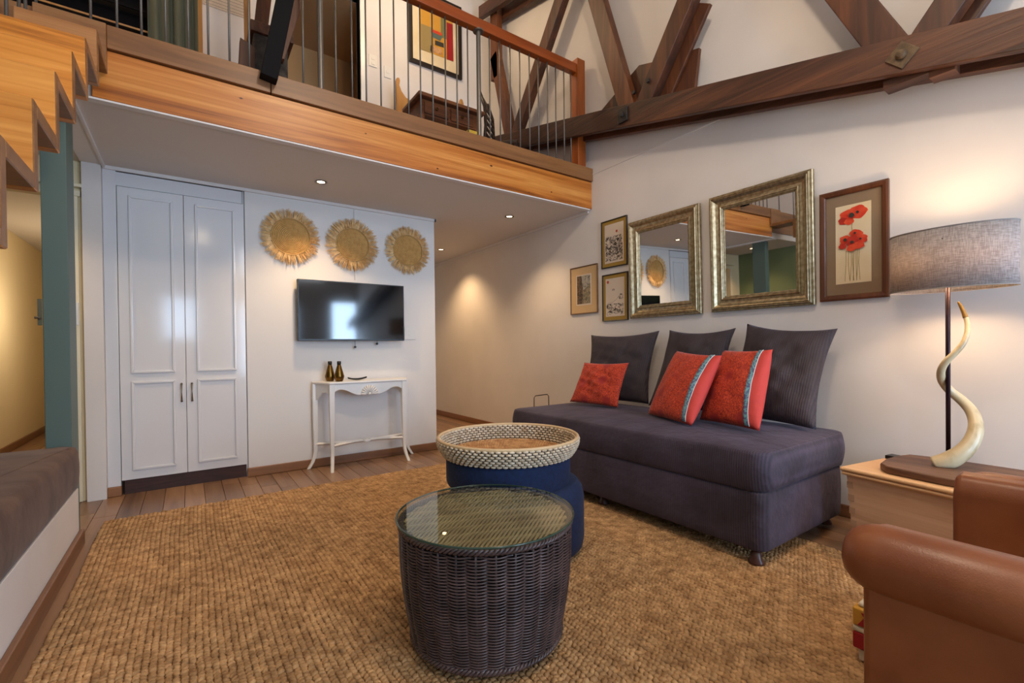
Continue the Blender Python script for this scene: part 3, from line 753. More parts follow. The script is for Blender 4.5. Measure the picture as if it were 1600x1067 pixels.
# ================================================================== TELEVISION
t = thing('television', 'black flat screen television mounted on the white partition', 'television', (1.285, 4.40, 1.14))
ang = R(-.6)
def TV(x, y, z):   # local to world for the slightly turned panel
    return (1.272+x*math.cos(ang)+y*math.sin(ang)*-1, 4.375+x*math.sin(ang)+y*math.cos(ang), z)
def tvbox(name, x0, x1, y0, y1, z0, z1, m, **k):
    b = MB().box(x0, x1, y0, y1, z0, z1); b.v = [TV(*v) for v in b.v]; return b.build(name, m, t, **k)
tvbox('housing', -.485, .485, -.01, .03, 1.142, 1.684, M['black'], bevel=.004)
tvbox('screen', -.474, .474, -.013, -.009, 1.158, 1.674, M['screen'])
tvbox('wall_bracket', -.15, .15, .03, .079, 1.3, 1.5, M['darkmetal'])
for xx, z in ((.02, 1.085), (.23, 1.115)):
    MB().tube([(1.272+xx, 4.42, 1.15), (1.272+xx, 4.42, z)], .0025, 6).lathe([(0, z-.012), (.011, z-.009), (.011, z+.008), (0, z+.01)], (1.272+xx, 4.42, 0), 10).build('dangling_lead', M['black'], t)
t = thing('power_socket', 'white wall socket just right of the television', 'socket', (1.86, YB, 1.15))
MB().box(1.795, 1.915, YB-.01, YB, 1.155, 1.285).build('plate', M['switch'], t, bevel=.003)
for zz in (1.19, 1.24): MB().box(1.84, 1.87, YB-.013, YB-.009, zz, zz+.02).build('rocker', M['switch'], t, bevel=.002)
switchplate('light_switch', 'white double light switch beside the teal column', -.652, YB-.02, 1.335, .045, .16, True)
o = MB().box(-.838, -.815, 4.44, 4.462, 1.25, 1.43).tube([(-.83, 4.44, 1.3), (-.83, 4.40, 1.3), (-.845, 4.40, 1.3)], .008, 8).build('latch_plate', M['chrome'], None, at=(-.83, 4.45, 1.25))
tag(o, 'steel door latch plate at the left edge of the teal column', 'door latch')

# ================================================================== STRAW WALL HANGINGS
for (cx, cz, r, rf, lab, sd) in ((.752, 2.055, .155, .252, 'leftmost straw disc with shaggy raffia fringe, nearest the wardrobe', 1), (1.288, 2.048, .150, .255, 'middle straw disc with shaggy raffia fringe, above the television', 2), (1.838, 2.056, .150, .248, 'rightmost straw disc with shaggy raffia fringe, nearest the wall corner', 3)):
    MBc = MB(); random.seed(sd)
    t = thing('straw_wall_disc', lab, 'wall hanging', (cx, YB, cz), group='woven straw discs above the television')
    for i in range(12):
        rr = r*(i+.6)/12; n = max(16, int(90*rr/r)); dy = .014+.018*math.cos(rr/r*PI/2)
        MBc.tube([(cx+rr*math.cos(2*PI*k/n), YB-dy-.0018*math.sin(k*2.3+i), cz+rr*math.sin(2*PI*k/n)) for k in range(n)], r/12*.50, 6, closed=True)
    MB().lathe([(0, YB-.026), (r*.5, YB-.022), (r, YB-.010), (r, YB-.004), (0, YB-.004)], (cx, 0, cz), 32, 'Y').build('backing', M['straw'], t, smooth=True)
    MBc.build('woven_centre', M['straw'], t, smooth=True)
    MB().tube([(cx+(r+.003)*math.cos(2*PI*k/72), YB-.026, cz+(r+.003)*math.sin(2*PI*k/72)) for k in range(72)], .006, 6, closed=True).build('rim_braid', mat('dark_straw_braid', srgb(182, 142, 84), .7), t, smooth=True)
    fb = MB()
    for k in range(760):
        a_ = random.uniform(0, 2*PI); clump = .5+.5*math.sin(a_*23+sd*2)+.3*math.sin(a_*11+sd)
        ln_ = (rf-r)*random.uniform(.70, 1.06)*(.88+.12*clump); b_ = a_+random.gauss(0, .045)+.055*math.sin(a_*29+sd)
        y0 = YB-random.uniform(.008, .030); w = random.uniform(.0014, .0036)
        p0 = Vector((cx+r*math.cos(a_), y0, cz+r*math.sin(a_)))
        p1 = Vector((cx+(r+ln_)*math.cos(b_), YB-random.uniform(.003, .04), cz+(r+ln_)*math.sin(b_)))
        pm = (p0+p1)/2+Vector((random.gauss(0, .004), -random.uniform(0, .012), random.gauss(0, .004)))
        fb.tube([p0, pm, p1], [w, w, w*.35], 3, caps=False)
    o = fb.build('raffia_fringe', M['fringe'], t); o['kind'] = 'stuff'

# ================================================================== CONSOLE TABLE
t = thing('console_table', 'narrow white console table with shell carving below the television', 'table', (1.35, 4.31, 0))
top = [(.905, 4.432), (.905, 4.405), (1.0, 4.19), (1.705, 4.19), (1.80, 4.405), (1.80, 4.432)]
ZT = .778
MB().prism(top, 'Z', ZT-.022, ZT).build('table_top', M['whitewood'], t, bevel=.007)
# apron with a cupid's-bow lower edge
n = 30; pts = [(1.03, ZT-.022), (1.675, ZT-.022)]
low = []
def bow_(s_):
    if s_ < .28: return .650
    if s_ < .78: q = (s_-.28)/.5; q = q*q*(3-2*q); return .650+.058*q
    q = (s_-.78)/.22; return .708-.035*q*q
for i in range(n+1):
    u = i/n; x = 1.675+(1.03-1.675)*u; low.append((x, bow_(abs(2*u-1))))
MB().prism(pts+low, 'Y', 4.205, 4.225).build('apron', M['whitewood'], t, bevel=.002)
for sx, xf, xb in ((-1, 1.022, .925), (1, 1.683, 1.78)):
    m_ = MB()
    pts4 = [(4.225, ZT-.022), (4.415, ZT-.022), (4.415, .60), (4.37, .62), (4.32, .68), (4.27, .685), (4.225, .66)]
    m_.prism(pts4, 'X', -.008, .008)
    m_.v = [(v[0]+xf+(xb-xf)*(v[1]-4.215)/(4.41-4.215), v[1], v[2]) for v in m_.v]
    m_.build('side_apron', M['whitewood'], t, bevel=.002)
    for (x, y, out) in ((xf, 4.215, (sx*.3, -1)), (xb, 4.41, (sx*1, -.05))):
        L_ = MB(); secs = []
        for i in range(15):
            u = i/14; z = ZT-.022-(ZT-.022)*u
            fl_ = max(0, (u-.78)/.22)**2*.062
            w = .021-.006*u+.002*math.sin(u*5)
            secs.append((x+out[0]*fl_, y+out[1]*fl_, z, w))
        vs = []; fs = []
        for (a_, b_, z, w) in secs: vs += [(a_-w, b_-w, z), (a_+w, b_-w, z), (a_+w, b_+w, z), (a_-w, b_+w, z)]
        for i in range(14):
            for k in range(4): fs.append((i*4+k, i*4+(k+1) % 4, i*4+4+(k+1) % 4, i*4+4+k))
        fs += [(0, 1, 2, 3), (56, 59, 58, 57)]
        L_.add(vs, fs).build('leg', M['whitewood'], t, bevel=.003)
# curved X stretcher
for s in (0, 1):
    p = []
    for i in range(21):
        u = i/20; x = 1.022+(1.683-1.022)*u if s == 0 else 1.022+(1.683-1.022)*u
        yb = 4.215+.19*math.sin(PI*u)**1.0*.55 if s == 0 else 4.41-.19*math.sin(PI*u)*.55
        p.append((x if s == 0 else .925+(1.78-.925)*u, yb, .215))
    MB().tube(p, .018, 4, flat=.8).build('stretcher', M['whitewood'], t, smooth=False)
MB().lathe([(0, .2), (.035, .2), (.04, .215), (.035, .23), (0, .23)], (1.352, 4.31, 0), 16).build('stretcher_boss', M['whitewood'], t)
sh = MB(); cx, cz = 1.352, .656
for i in range(11):
    a_ = PI*(i+.0)/10
    p0 = Vector((cx+.012*math.cos(a_), 4.203, cz+.008*math.sin(a_))); p1 = Vector((cx+.075*math.cos(a_), 4.198, cz+.078*math.sin(a_)+.002))
    sh.tube([p0, (p0+p1)/2+Vector((0, -.006, 0)), p1], [.003, .007, .0095], 8)
sh.lathe([(0, 4.186), (.012, 4.19), (.014, 4.205), (0, 4.205)], (cx, 0, cz), 12, 'Y')
sh.build('shell_carving', M['whitewood'], t, smooth=True)

# vases and dish on the console
def vase(cx, cy, lab, s=1.0):
    z = ZT
    b = MB().lathe([(0, z), (.026*s, z), (.030*s, z+.004), (.040*s, z+.035*s), (.041*s, z+.045*s), (.022*s, z+.115*s), (.016*s, z+.135*s), (.014*s, z+.140*s), (.014*s, z+.17*s), (.011*s, z+.17*s), (.011*s, z+.14*s)], (cx, cy, 0), 28)
    t = thing('bottle_vase', lab, 'vase', (cx, cy, z), group='brass bottle vases on the console table')
    b.build('body', M['brass'], t, smooth=True)
    MB().lathe([(.0145*s, z+.142*s), (.0165*s, z+.144*s), (.0165*s, z+.170*s), (.012*s, z+.171*s)], (cx, cy, 0), 24).build('neck_collar', M['darkmetal'], t, smooth=True)
vase(1.045, 4.352, 'left brass bottle vase at the back, on the white console table', 1.05)
vase(1.103, 4.268, 'right brass bottle vase in front, on the white console table', 1.05)
d_ = MB()
def dish(u, v):
    x = (u-.5)*.17; w = .028*math.sin(PI*min(max(u, .02), .98))**.6
    return (1.27+x, 4.29+(v-.5)*2*w, ZT+.006+.016*(abs(x)/.085)**2.2+.010*(2*v-1)**2)
d_.grid(dish, 20, 8)
o = d_.build('leaf_dish', M['darkmetal'], None, smooth=True, at=(1.27, 4.29, ZT))
q = o.modifiers.new('s', 'SOLIDIFY'); q.thickness = .005; q.offset = 0
tag(o, 'small dark curved leaf-shaped dish on the console table', 'dish')

# ================================================================== DOWNLIGHTS
def downlight(x, y, lab, e=1.0, z=HC, visible=True):
    t = thing('downlight', lab, 'ceiling light', (x, y, z), group='recessed ceiling downlights')
    MB().lathe([(.030, z+.0), (.046, z-.001), (.048, z-.005), (.040, z-.008), (.030, z-.004)], (x, y, 0), 28, close=True).build('trim_ring', M['chrome'], t, smooth=True)
    MB().lathe([(0, z-.002), (.026, z-.002), (.029, z+.0)], (x, y, 0), 24).build('bulb', M['warmbulb'], t)
    light('downlight_beam', 'SPOT', (x, y, z-.02), 26*e, WARM, (x, y, 0), t, spot_size=R(118), spot_blend=.8, shadow_soft_size=.03)
downlight(.90, 3.95, 'round downlight in the low ceiling in front of the leftmost straw disc', 2.0)
downlight(2.74, 3.93, 'round downlight in the low ceiling beside the right wall', 1.4)
downlight(-1.08, 3.95, 'round downlight in the low ceiling left of the teal column, seen in the right mirror', 1.0)
downlight(2.86, 5.75, 'round downlight half hidden behind the corner of the television wall', 2.2)
light('hall_fill', 'POINT', (-1.05, 6.9, 1.5), 13, (1, .84, .62), shadow_soft_size=.15)  # added warm fill for the hall, no fixture modelled
light('loft_lamp', 'POINT', (1.9, 4.1, 4.95), 27, (1, .74, .44), shadow_soft_size=.1)
light('loft_left_lamp', 'POINT', (-.9, 4.6, 4.4), 7, (1, .66, .34), shadow_soft_size=.08)

# pendant lamp behind the camera, seen as a glow in the gloss doors
t = thing('pendant_lamp', 'warm glass pendant lamp hanging behind the camera', 'lamp', (.2, -1.4, 3.2))
MB().lathe([(0, 3.05), (.10, 3.07), (.15, 3.15), (.14, 3.24), (.05, 3.30), (0, 3.3)], (.2, -1.4, 0), 24).build('globe', mat('pendant_glow', (1, 1, 1, 1), .5, emit=(1, .78, .5, 1), estr=9), t, smooth=True)
MB().tube([(.2, -1.4, 3.3), (.2, -1.4, roofz(-1.4))], .005, 6).build('cord', M['black'], t)
light('room_lamp', 'POINT', (1.0, .5, 4.05), 80, (1, .80, .60), shadow_soft_size=.12)

# ================================================================== JUTE RUG
def rug():
    X0, X1, Y0, Y1 = -.44, 2.715, .10, 3.80
    t = thing('jute_rug', 'large natural jute rug of chunky woven rope rows on the floorboards', 'rug', ((X0+X1)/2, (Y0+Y1)/2, 0))
    MB().box(X0+.006, X1-.006, Y0, Y1-.006, .0005, .008).build('backing', M['jutebase'], t, bevel=.003)
    px, py = .0215, .0185
    nx = int((X1-X0)/px); ny = int((Y1-Y0)/py)
    rng = np.random.RandomState(5)
    # knot: squashed 6x3 blob
    kv = []; sides = 6
    for (t_, r_) in ((-.95, .25), (-.45, .95), (.45, .95), (.95, .25)):
        for k in range(sides):
            a_ = 2*PI*k/sides
            kv.append((r_*math.cos(a_)*.5, t_*.64, r_*math.sin(a_)*.5))
    kv = np.array(kv); kf = []
    for i in range(3):
        for k in range(sides):
            kf.append((i*sides+k, i*sides+(k+1) % sides, (i+1)*sides+(k+1) % sides, (i+1)*sides+k))
    kf = np.array(kf)
    I, J = np.meshgrid(np.arange(nx), np.arange(ny), indexing='ij'); I = I.ravel(); J = J.ravel(); N_ = len(I)
    cx = X0+px*(I+.5)+rng.normal(0, .0012, N_); cy = Y0+py*(J+.5*(I % 2)+.25)+rng.normal(0, .0012, N_)
    cx += .004*np.sin(cy*5+I*.05); 
    ang = np.where(I % 2 == 0, .55, -.55)+rng.normal(0, .14, N_)
    # occasional flattened ridge lines across
    hz = .0085*(1+.18*rng.normal(0, 1, N_).clip(-1.5, 1.5)); gap = (np.abs(((J*py*1.0+.02*np.sin(I*.04)) % .62)-.31) < .010); hz = np.where(gap, hz*.45, hz)
    sx = px*1.12*(1+.1*rng.normal(0, 1, N_)); sy = py*1.25
    vx = kv[None, :, 0]*sx[:, None]; vy = kv[None, :, 1]*sy; vz = kv[None, :, 2]*2*hz[:, None]
    ca, sa = np.cos(ang)[:, None], np.sin(ang)[:, None]
    wx = vx*ca-vy*sa+cx[:, None]; wy = vx*sa+vy*ca+cy[:, None]; wz = vz+.0085
    off = absloc(t)
    V = np.stack([wx-off.x, wy-off.y, np.maximum(wz, .002)-off.z], -1).reshape(-1, 3)
    F = (kf[None]+(np.arange(N_)*len(kv))[:, None, None]).reshape(-1, 4)
    me = bpy.data.meshes.new('rope_knots')
    me.vertices.add(len(V)); me.vertices.foreach_set('co', V.ravel().astype(np.float32))
    me.loops.add(F.size); me.loops.foreach_set('vertex_index', F.ravel().astype(np.int32))
    me.polygons.add(len(F)); me.polygons.foreach_set('loop_start', np.arange(0, F.size, 4, dtype=np.int32)); me.polygons.foreach_set('loop_total', np.full(len(F), 4, dtype=np.int32))
    me.polygons.foreach_set('use_smooth', np.ones(len(F), dtype=bool))
    me.materials.append(M['jute']); me.update(); me.validate()
    o = bpy.data.objects.new('rope_knots', me); COL.objects.link(o); o.parent = t; o['kind'] = 'stuff'
    # per-region colour drift
    m = M['jute']; N = m.node_tree.nodes; L = m.node_tree.links; b = N['Principled BSDF']
    tc = N.new('ShaderNodeTexCoord'); n1 = N.new('ShaderNodeTexNoise'); n1.inputs['Scale'].default_value = 55; n1.inputs['Detail'].default_value = 2
    n2 = N.new('ShaderNodeTexNoise'); n2.inputs['Scale'].default_value = 1.6
    L.new(tc.outputs['Object'], n1.inputs[0]); L.new(tc.outputs['Object'], n2.inputs[0])
    hs = N.new('ShaderNodeHueSaturation'); ad = N.new('ShaderNodeMath'); ad.operation = 'ADD'; L.new(n1.outputs[0], ad.inputs[0]); L.new(n2.outputs[0], ad.inputs[1])
    mr = N.new('ShaderNodeMapRange'); mr.inputs[1].default_value = .6; mr.inputs[2].default_value = 1.4; mr.inputs[3].default_value = .68; mr.inputs[4].default_value = 1.25
    L.new(ad.outputs[0], mr.inputs[0]); L.new(mr.outputs[0], hs.inputs['Value'])
    src = b.inputs['Base Color'].links[0].from_socket
    L.new(src, hs.inputs['Color']); L.new(hs.outputs[0], b.inputs['Base Color'])
rug()

# ================================================================== DAYBED SOFA
def rounded_slab(x0, x1, y0, y1, z0, z1, r, crown=0, bulge=0, nu=48, nv=40, edge=.03):
    """upholstered block: rounded plan corners, soft top edge, crowned top"""
    b = MB(); cx, cy = (x0+x1)/2, (y0+y1)/2; hx, hy = (x1-x0)/2, (y1-y0)/2
    per = []
    for (sx, sy, a0) in ((1, 1, 0), (-1, 1, 90), (-1, -1, 180), (1, -1, 270)):
        for i in range(9):
            a_ = R(a0+90*i/8); per.append((cx+sx*(hx-r)+r*math.cos(a_), cy+sy*(hy-r)+r*math.sin(a_)))
    # refine long sides
    P2 = []
    for i in range(len(per)):
        p, q = per[i], per[(i+1) % len(per)]; d = math.dist(p, q); k = max(1, int(d/.06))
        for j in range(k): P2.append((p[0]+(q[0]-p[0])*j/k, p[1]+(q[1]-p[1])*j/k))
    n = len(P2); rings = []
    H = z1-z0
    prof = [(edge*.6, 0), (edge*.2, edge*.25), (0, edge*.8)] + [(-bulge*math.sin(PI*k/6), edge*.8+(H-1.6*edge)*k/6) for k in range(1, 6)] + [(0, H-edge*.8), (edge*.25, H-edge*.2), (edge*.8, H)]
    vs = []
    for (ins, h) in prof:
        for (x, y) in P2:
            dx, dy = cx-x, cy-y
            nx_, ny_ = (max(-1, min(1, dx/.1)) if abs(dx) > hx-r*1.01 else 0), (max(-1, min(1, dy/.1)) if abs(dy) > hy-r*1.01 else 0)
            l = math.hypot(nx_, ny_) or 1
            vs.append((x+nx_/l*ins, y+ny_/l*ins, z0+h))
    m_ = len(prof); fs = [(i*n+k, i*n+(k+1) % n, (i+1)*n+(k+1) % n, (i+1)*n+k) for i in range(m_-1) for k in range(n)]
    # top rings to centre
    base = (m_-1)*n; top0 = vs[base:base+n]
    for q in (.93, .8, .6, .35, .12):
        o0 = len(vs)
        for (x, y, z) in top0:
            xx, yy = cx+(x-cx)*q, cy+(y-cy)*q
            vs.append((xx, yy, z+crown*(1-q**2.4)))
        prev = o0-n
        fs += [(prev+k, prev+(k+1) % n, o0+(k+1) % n, o0+k) for k in range(n)]
    o0 = len(vs)-n; vs.append((cx, cy, z1+crown)); fs += [(o0+k, o0+(k+1) % n, len(vs)-1) for k in range(n)]
    fs.append(tuple(range(n))[::-1])
    return b.add(vs, fs)
SX0, SX1, SY0, SY1 = 2.165, 3.10, 1.075, 3.13
t = thing('daybed_sofa', 'dark aubergine corduroy daybed sofa against the right wall', 'sofa', (2.63, 2.1, 0))
rounded_slab(SX0+.01, SX1-.01, SY0+.01, SY1-.01, .085, .366, .06, 0, .004, edge=.016).build('base', M['cord'], t, smooth=True)
rounded_slab(SX0, SX1+.02, SY0, SY1, .366, .558, .085, .034, .012, edge=.024).build('mattress', M['cord'], t, smooth=True)
# piping along the mattress top edge
pp = [(SX0+.006, SY0+.13, .534)]+[(SX0+.004, SY0+.13+(SY1-SY0-.26)*i/12, .536+.002*math.sin(i*2)) for i in range(1, 13)]
MB().tube(pp, .0035, 6).build('top_piping', M['cordtop'], t, smooth=True)
for (x, y) in ((2.215, 1.14), (2.255, 2.17), (2.26, 3.05), (3.03, 1.16), (3.03, 3.05)):
    MB().lathe([(0, .018), (.036, .018), (.036, .026), (.024, .045), (.020, .088), (0, .088)], (x, y, 0), 18).build('foot', mat('brown_sofa_foot', srgb(74, 44, 36), .35), t, smooth=True)

# folded wire carry handle behind the far end
t = thing('wire_basket', 'black wire basket handle showing behind the far end of the daybed', 'basket', (2.53, 3.24, 0))
MB().tube([(2.50, 3.24, .38), (2.505, 3.24, .615), (2.52, 3.24, .632), (2.655, 3.24, .636), (2.67, 3.24, .62), (2.675, 3.24, .38)], .004, 6).build('handle', M['black'], t, smooth=True)
wb_ = MB()
for z in (.025, .15, .28, .38):
    wb_.tube([(2.46, 3.17, z), (2.72, 3.17, z), (2.72, 3.31, z), (2.46, 3.31, z)], .003, 6, closed=True)
for xx in (2.46, 2.525, 2.59, 2.655, 2.72):
    for yy in (3.17, 3.31): wb_.tube([(xx, yy, .02), (xx, yy, .38)], .0025, 6)
    wb_.tube([(xx, 3.17, .025), (xx, 3.31, .025)], .0025, 6)
wb_.build('wire_body', M['black'], t)

# ---- cushions from four corners (bottom-left, bottom-right, top-right, top-left as seen)
def cushion(name, label, corners, T, m, pinch=.10, group=None, trim=False, seed=0, sag=.0, split=None):
    A, B, C_, D = [Vector(c) for c in corners]
    cen = (A+B+C_+D)/4
    U = ((B-A)+(C_-D)).normalized(); V = ((D-A)+(C_-B)).normalized(); Nn = U.cross(V).normalized()
    rng = random.Random(seed); ph = [rng.uniform(0, 6) for _ in range(6)]
    def P(u, v, side, extra=0):
        uu, vv = 2*u-1, 2*v-1
        pu = uu*(1-pinch*(1-vv*vv)); pv = vv*(1-pinch*(1-uu*uu)*(.9 if vv > 0 else .35))
        a_, b_ = (pu+1)/2, (pv+1)/2
        p = A*(1-a_)*(1-b_)+B*a_*(1-b_)+C_*a_*b_+D*(1-a_)*b_
        e = max(0, (1-uu*uu))*max(0, (1-vv*vv))
        tt = T*(e**.42)*(1-sag*vv)
        wk = .35 if trim else 1
        wr = wk*(.010*math.sin(6*uu+4*vv+ph[0])*e+.006*math.sin(13*uu-9*vv+ph[1])*e+.005*math.sin(17*vv+5*uu+ph[2])*e)
        return p+Nn*side*(tt+wr+extra)
    n = 30
    b = MB(); idx = {}; vs = []; fs = []; mi = []
    for s in (1, -1):
        for i in range(n+1):
            for j in range(n+1):
                if s == -1 and (i in (0, n) or j in (0, n)): idx[(s, i, j)] = idx[(1, i, j)]; continue
                idx[(s, i, j)] = len(vs); vs.append(P(i/n, j/n, s))
        for i in range(n):
            for j in range(n):
                q = (idx[(s, i, j)], idx[(s, i+1, j)], idx[(s, i+1, j+1)], idx[(s, i, j+1)])
                fs.append(q if s == 1 else q[::-1]); mi.append(1 if (split and s == 1 and (i+.5)/n > split) or (split and s == -1) else 0)
    b.add(vs, fs); b.mi = mi
    base = Vector((cen.x, cen.y, min(A.z, B.z)))
    t = thing(name, label, 'cushion', base, group=group)
    b.build('cover', m, t, smooth=True, recalc=False)
    if trim:
        r = MB(); k = 40; w = .036
        def rib(u, v): return P(split-w+2*w*u*.9, .015+v*.97, 1, .005)
        r.grid(rib, 3, k); o = r.build('ribbon_trim', M['ribbon'], t, smooth=True); q = o.modifiers.new('s', 'SOLIDIFY'); q.thickness = .002
        MB().tube([P(split+w*.92, .015+.97*i/k, 1, .005) for i in range(k+1)], .0022, 6).build('piping', M['cordw'], t, smooth=True)
    return t
DC = 'dark corduroy cushions propped along the daybed'
cushion('dark_cushion', 'dark corduroy cushion at the far end of the daybed, behind the small red cushion', [(2.85, 3.00, .60), (3.0, 2.39, .60), (3.21, 2.44, 1.19), (3.01, 3.035, 1.168)], .08, M['cordtop'], .11, DC, seed=1)
cushion('dark_cushion', 'dark corduroy cushion in the middle of the daybed, behind the left ribboned cushion', [(2.93, 2.34, .60), (2.93, 1.76, .60), (3.20, 1.78, 1.185), (3.20, 2.335, 1.19)], .085, M['cordtop'], .13, DC, seed=2)
cushion('dark_cushion', 'large dark corduroy cushion at the near end of the daybed beside the lamp', [(2.90, 1.72, .60), (2.86, 1.135, .585), (3.20, 1.15, 1.155), (3.20, 1.70, 1.21)], .095, M['cordtop'], .12, DC, seed=3)
cushion('red_cushion', 'smallest orange-red cushion, without ribbon, at the far end of the daybed', [(2.61, 2.89, .605), (2.65, 2.40, .60), (2.77, 2.39, .935), (2.73, 2.835, .93)], .052, M['red'], .07, 'orange-red cushions on the daybed', seed=4)
cushion('red_cushion', 'left of the two orange-red cushions with turquoise ribbon on the daybed', [(2.56, 2.045, .60), (2.39, 1.60, .595), (2.62, 1.545, 1.0), (2.80, 1.985, 1.025)], .075, [M['red'], M['pink']], .05, 'orange-red cushions on the daybed', trim=True, seed=5, split=.885)
cushion('red_cushion', 'right orange-red cushion with turquoise ribbon, leaning on the largest dark cushion', [(2.61, 1.69, .60), (2.53, 1.28, .595), (2.70, 1.29, 1.035), (2.82, 1.65, 1.03)], .075, [M['red'], M['pink']], .05, 'orange-red cushions on the daybed', trim=True, seed=6, split=.85)

# ================================================================== MIRRORS AND PICTURES ON THE RIGHT WALL
def wallframe(mb, y0, y1, z0, z1, prof):
    """mitred frame in the YZ plane; prof = list of (inset, depth from wall)"""
    n = len(prof); vs = []
    for (ins, dp) in prof:
        vs += [(-dp, y0+ins, z0+ins), (-dp, y1-ins, z0+ins), (-dp, y1-ins, z1-ins), (-dp, y0+ins, z1-ins)]
    fs = []
    for i in range(n-1):
        for k in range(4): fs.append((i*4+k, i*4+(k+1) % 4, i*4+4+(k+1) % 4, i*4+4+k))
    mb.add(vs, fs); return mb
def gilt_mirror(y0, y1, z0, z1, label, tilt=1.5):
    cy = (y0+y1)/2; t = thing('mirror', label, 'mirror', (XR, cy, z0), group='silver-gilt framed mirrors above the daybed')
    t.rotation_euler = (0, R(-tilt), 0)
    h = z1-z0; w = (y1-y0)/2
    prof = [(0, .004), (0, .030), (.004, .034), (.012, .034), (.014, .044), (.020, .048), (.026, .044), (.030, .050), (.036, .046), (.050, .030), (.066, .022), (.080, .024), (.084, .032), (.090, .034), (.094, .028), (.100, .028), (.104, .021), (.110, .020), (.112, .012)]
    wallframe(MB(), -w, w, 0, h, prof).build('frame', M['gold'], t, local=True)
    bd = MB()   # bead course along inner edge
    ins = .107; st = .0115
    def bead(y, z): bd.add([(-.026, y, z), (-.021, y-.004, z), (-.021, y, z-.004), (-.021, y+.004, z), (-.021, y, z+.004)], [(0, 1, 2), (0, 2, 3), (0, 3, 4), (0, 4, 1)])
    y = -w+ins
    while y < w-ins: bead(y, ins); bead(y, h-ins); y += st
    z = ins
    while z < h-ins: bead(-w+ins, z); bead(w-ins, z); z += st
    bd.build('bead_course', M['gold'], t, local=True)
    MB().box(-.013, -.009, -w+.108, w-.108, .108, h-.108).build('mirror_glass', M['mirror'], t, local=True)
    MB().box(-.009, -.001, -w+.02, w-.02, .02, h-.02).build('backboard', M['thinframe'], t, local=True)
    return t
gilt_mirror(2.095, 2.80, 1.312, 2.165, 'left silver-gilt mirror, reflecting a straw disc')
gilt_mirror(1.302, 2.012, 1.315, 2.175, 'right silver-gilt mirror, reflecting the staircase and green wall')

def picture(name, label, y0, y1, z0, z1, fw, fm, mw, mm, paper, depth=.022, cat='picture'):
    cy = (y0+y1)/2; t = thing(name, label, cat, (XR, cy, z0))
    w = (y1-y0)/2; h = z1-z0
    wallframe(MB(), -w, w, 0, h, [(0, .001), (0, depth), (fw*.3, depth+.003), (fw*.8, depth), (fw, depth-.006), (fw, .004)]).build('frame', fm, t, local=True)
    MB().box(-.009, -.004, -w+fw*.9, w-fw*.9, fw*.9, h-fw*.9).build('mount', mm, t, local=True)
    MB().box(-.0105, -.009, -w+mw[0], w-mw[0], mw[1], h-mw[1]).build('paper', paper, t, local=True)
    return t, w, h
def flatX(name, pts, m, x, t):   # pts in (local y seen left-to-right reversed, z)
    return MB().prism(pts, 'X', -x-.0006, -x).build(name, m, t, local=True)
# as seen from the room, image-left = +Y
# poppy print
t, w, h = picture('poppy_picture', 'brown framed print of red poppies beside the right mirror', .925, 1.277, 1.328, 2.003, .034, M['brownframe'], (.085, .10), M['mat_taupe'], M['paper'])
def blob(cy, cz, r, seed, sq=1.0, n=22):
    rg = random.Random(seed); ph = [rg.uniform(0, 6) for _ in range(4)]
    return [(cy+r*(1+.06*math.sin(3*a+ph[0])+.06*math.sin(5*a+ph[1])+.05*math.sin(8*a+ph[2]))*math.cos(a), cz+sq*r*(1+.05*math.sin(2*a+ph[3])+.06*math.sin(5*a+ph[1]))*math.sin(a)) for a in [2*PI*i/n for i in range(n)]]
x = .0112
for i, (a, b_, r, mm, sq) in enumerate([(-.026, .522, .044, 'poppy', .95), (.026, .512, .040, 'poppy', .9), (.050, .482, .025, 'poppy2', .9), (.018, .475, .026, 'poppy', .8),
                                        (-.012, .398, .028, 'poppy', .8), (-.030, .392, .022, 'poppy', .8), (.038, .368, .030, 'poppy', .85), (-.048, .358, .028, 'poppy', .95), (.002, .352, .034, 'poppy2', .95), (.052, .330, .020, 'poppy2', .9), (-.032, .322, .028, 'poppy', .8), (.004, .312, .026, 'poppy', .8)]):
    flatX('petal', blob(a, b_, r, i, sq), M[mm], x+.0007*i, t)
for a, b_, r in ((.004, .508, .014), (-.026, .520, .008), (.038, .366, .009), (.002, .346, .009), (-.012, .398, .006), (-.040, .358, .006)):
    flatX('flower_centre', blob(a, b_, r, 5), M['charcoal'], x+.0085, t)
def strokeX(mb, pts, wd, x):
    for (a, b_), (c, d) in zip(pts[:-1], pts[1:]):
        l = math.hypot(c-a, d-b_) or 1; nx_, nz_ = -(d-b_)/l*wd/2, (c-a)/l*wd/2
        mb.prism([(a+nx_, b_+nz_), (c+nx_, d+nz_), (c-nx_, d-nz_), (a-nx_, b_-nz_)], 'X', -x-.0005, -x)
sm = MB()
strokeX(sm, [(.004, .47), (.006, .44), (.003, .40)], .0025, .0109)
for i, a in enumerate((.036, .022, .010, .002, -.006, -.014, -.022, -.032)):
    strokeX(sm, [(a, .30), (a+.003*math.sin(i*2), .22), (a+.006*math.cos(i*3), .115)], .0022, .0109)
sm.build('stems', M['stem'], t, local=True)
MB().box(-.0205, -.0195, -w+.033, w-.033, .033, h-.033).build('glazing', M['pglass'], t, local=True)

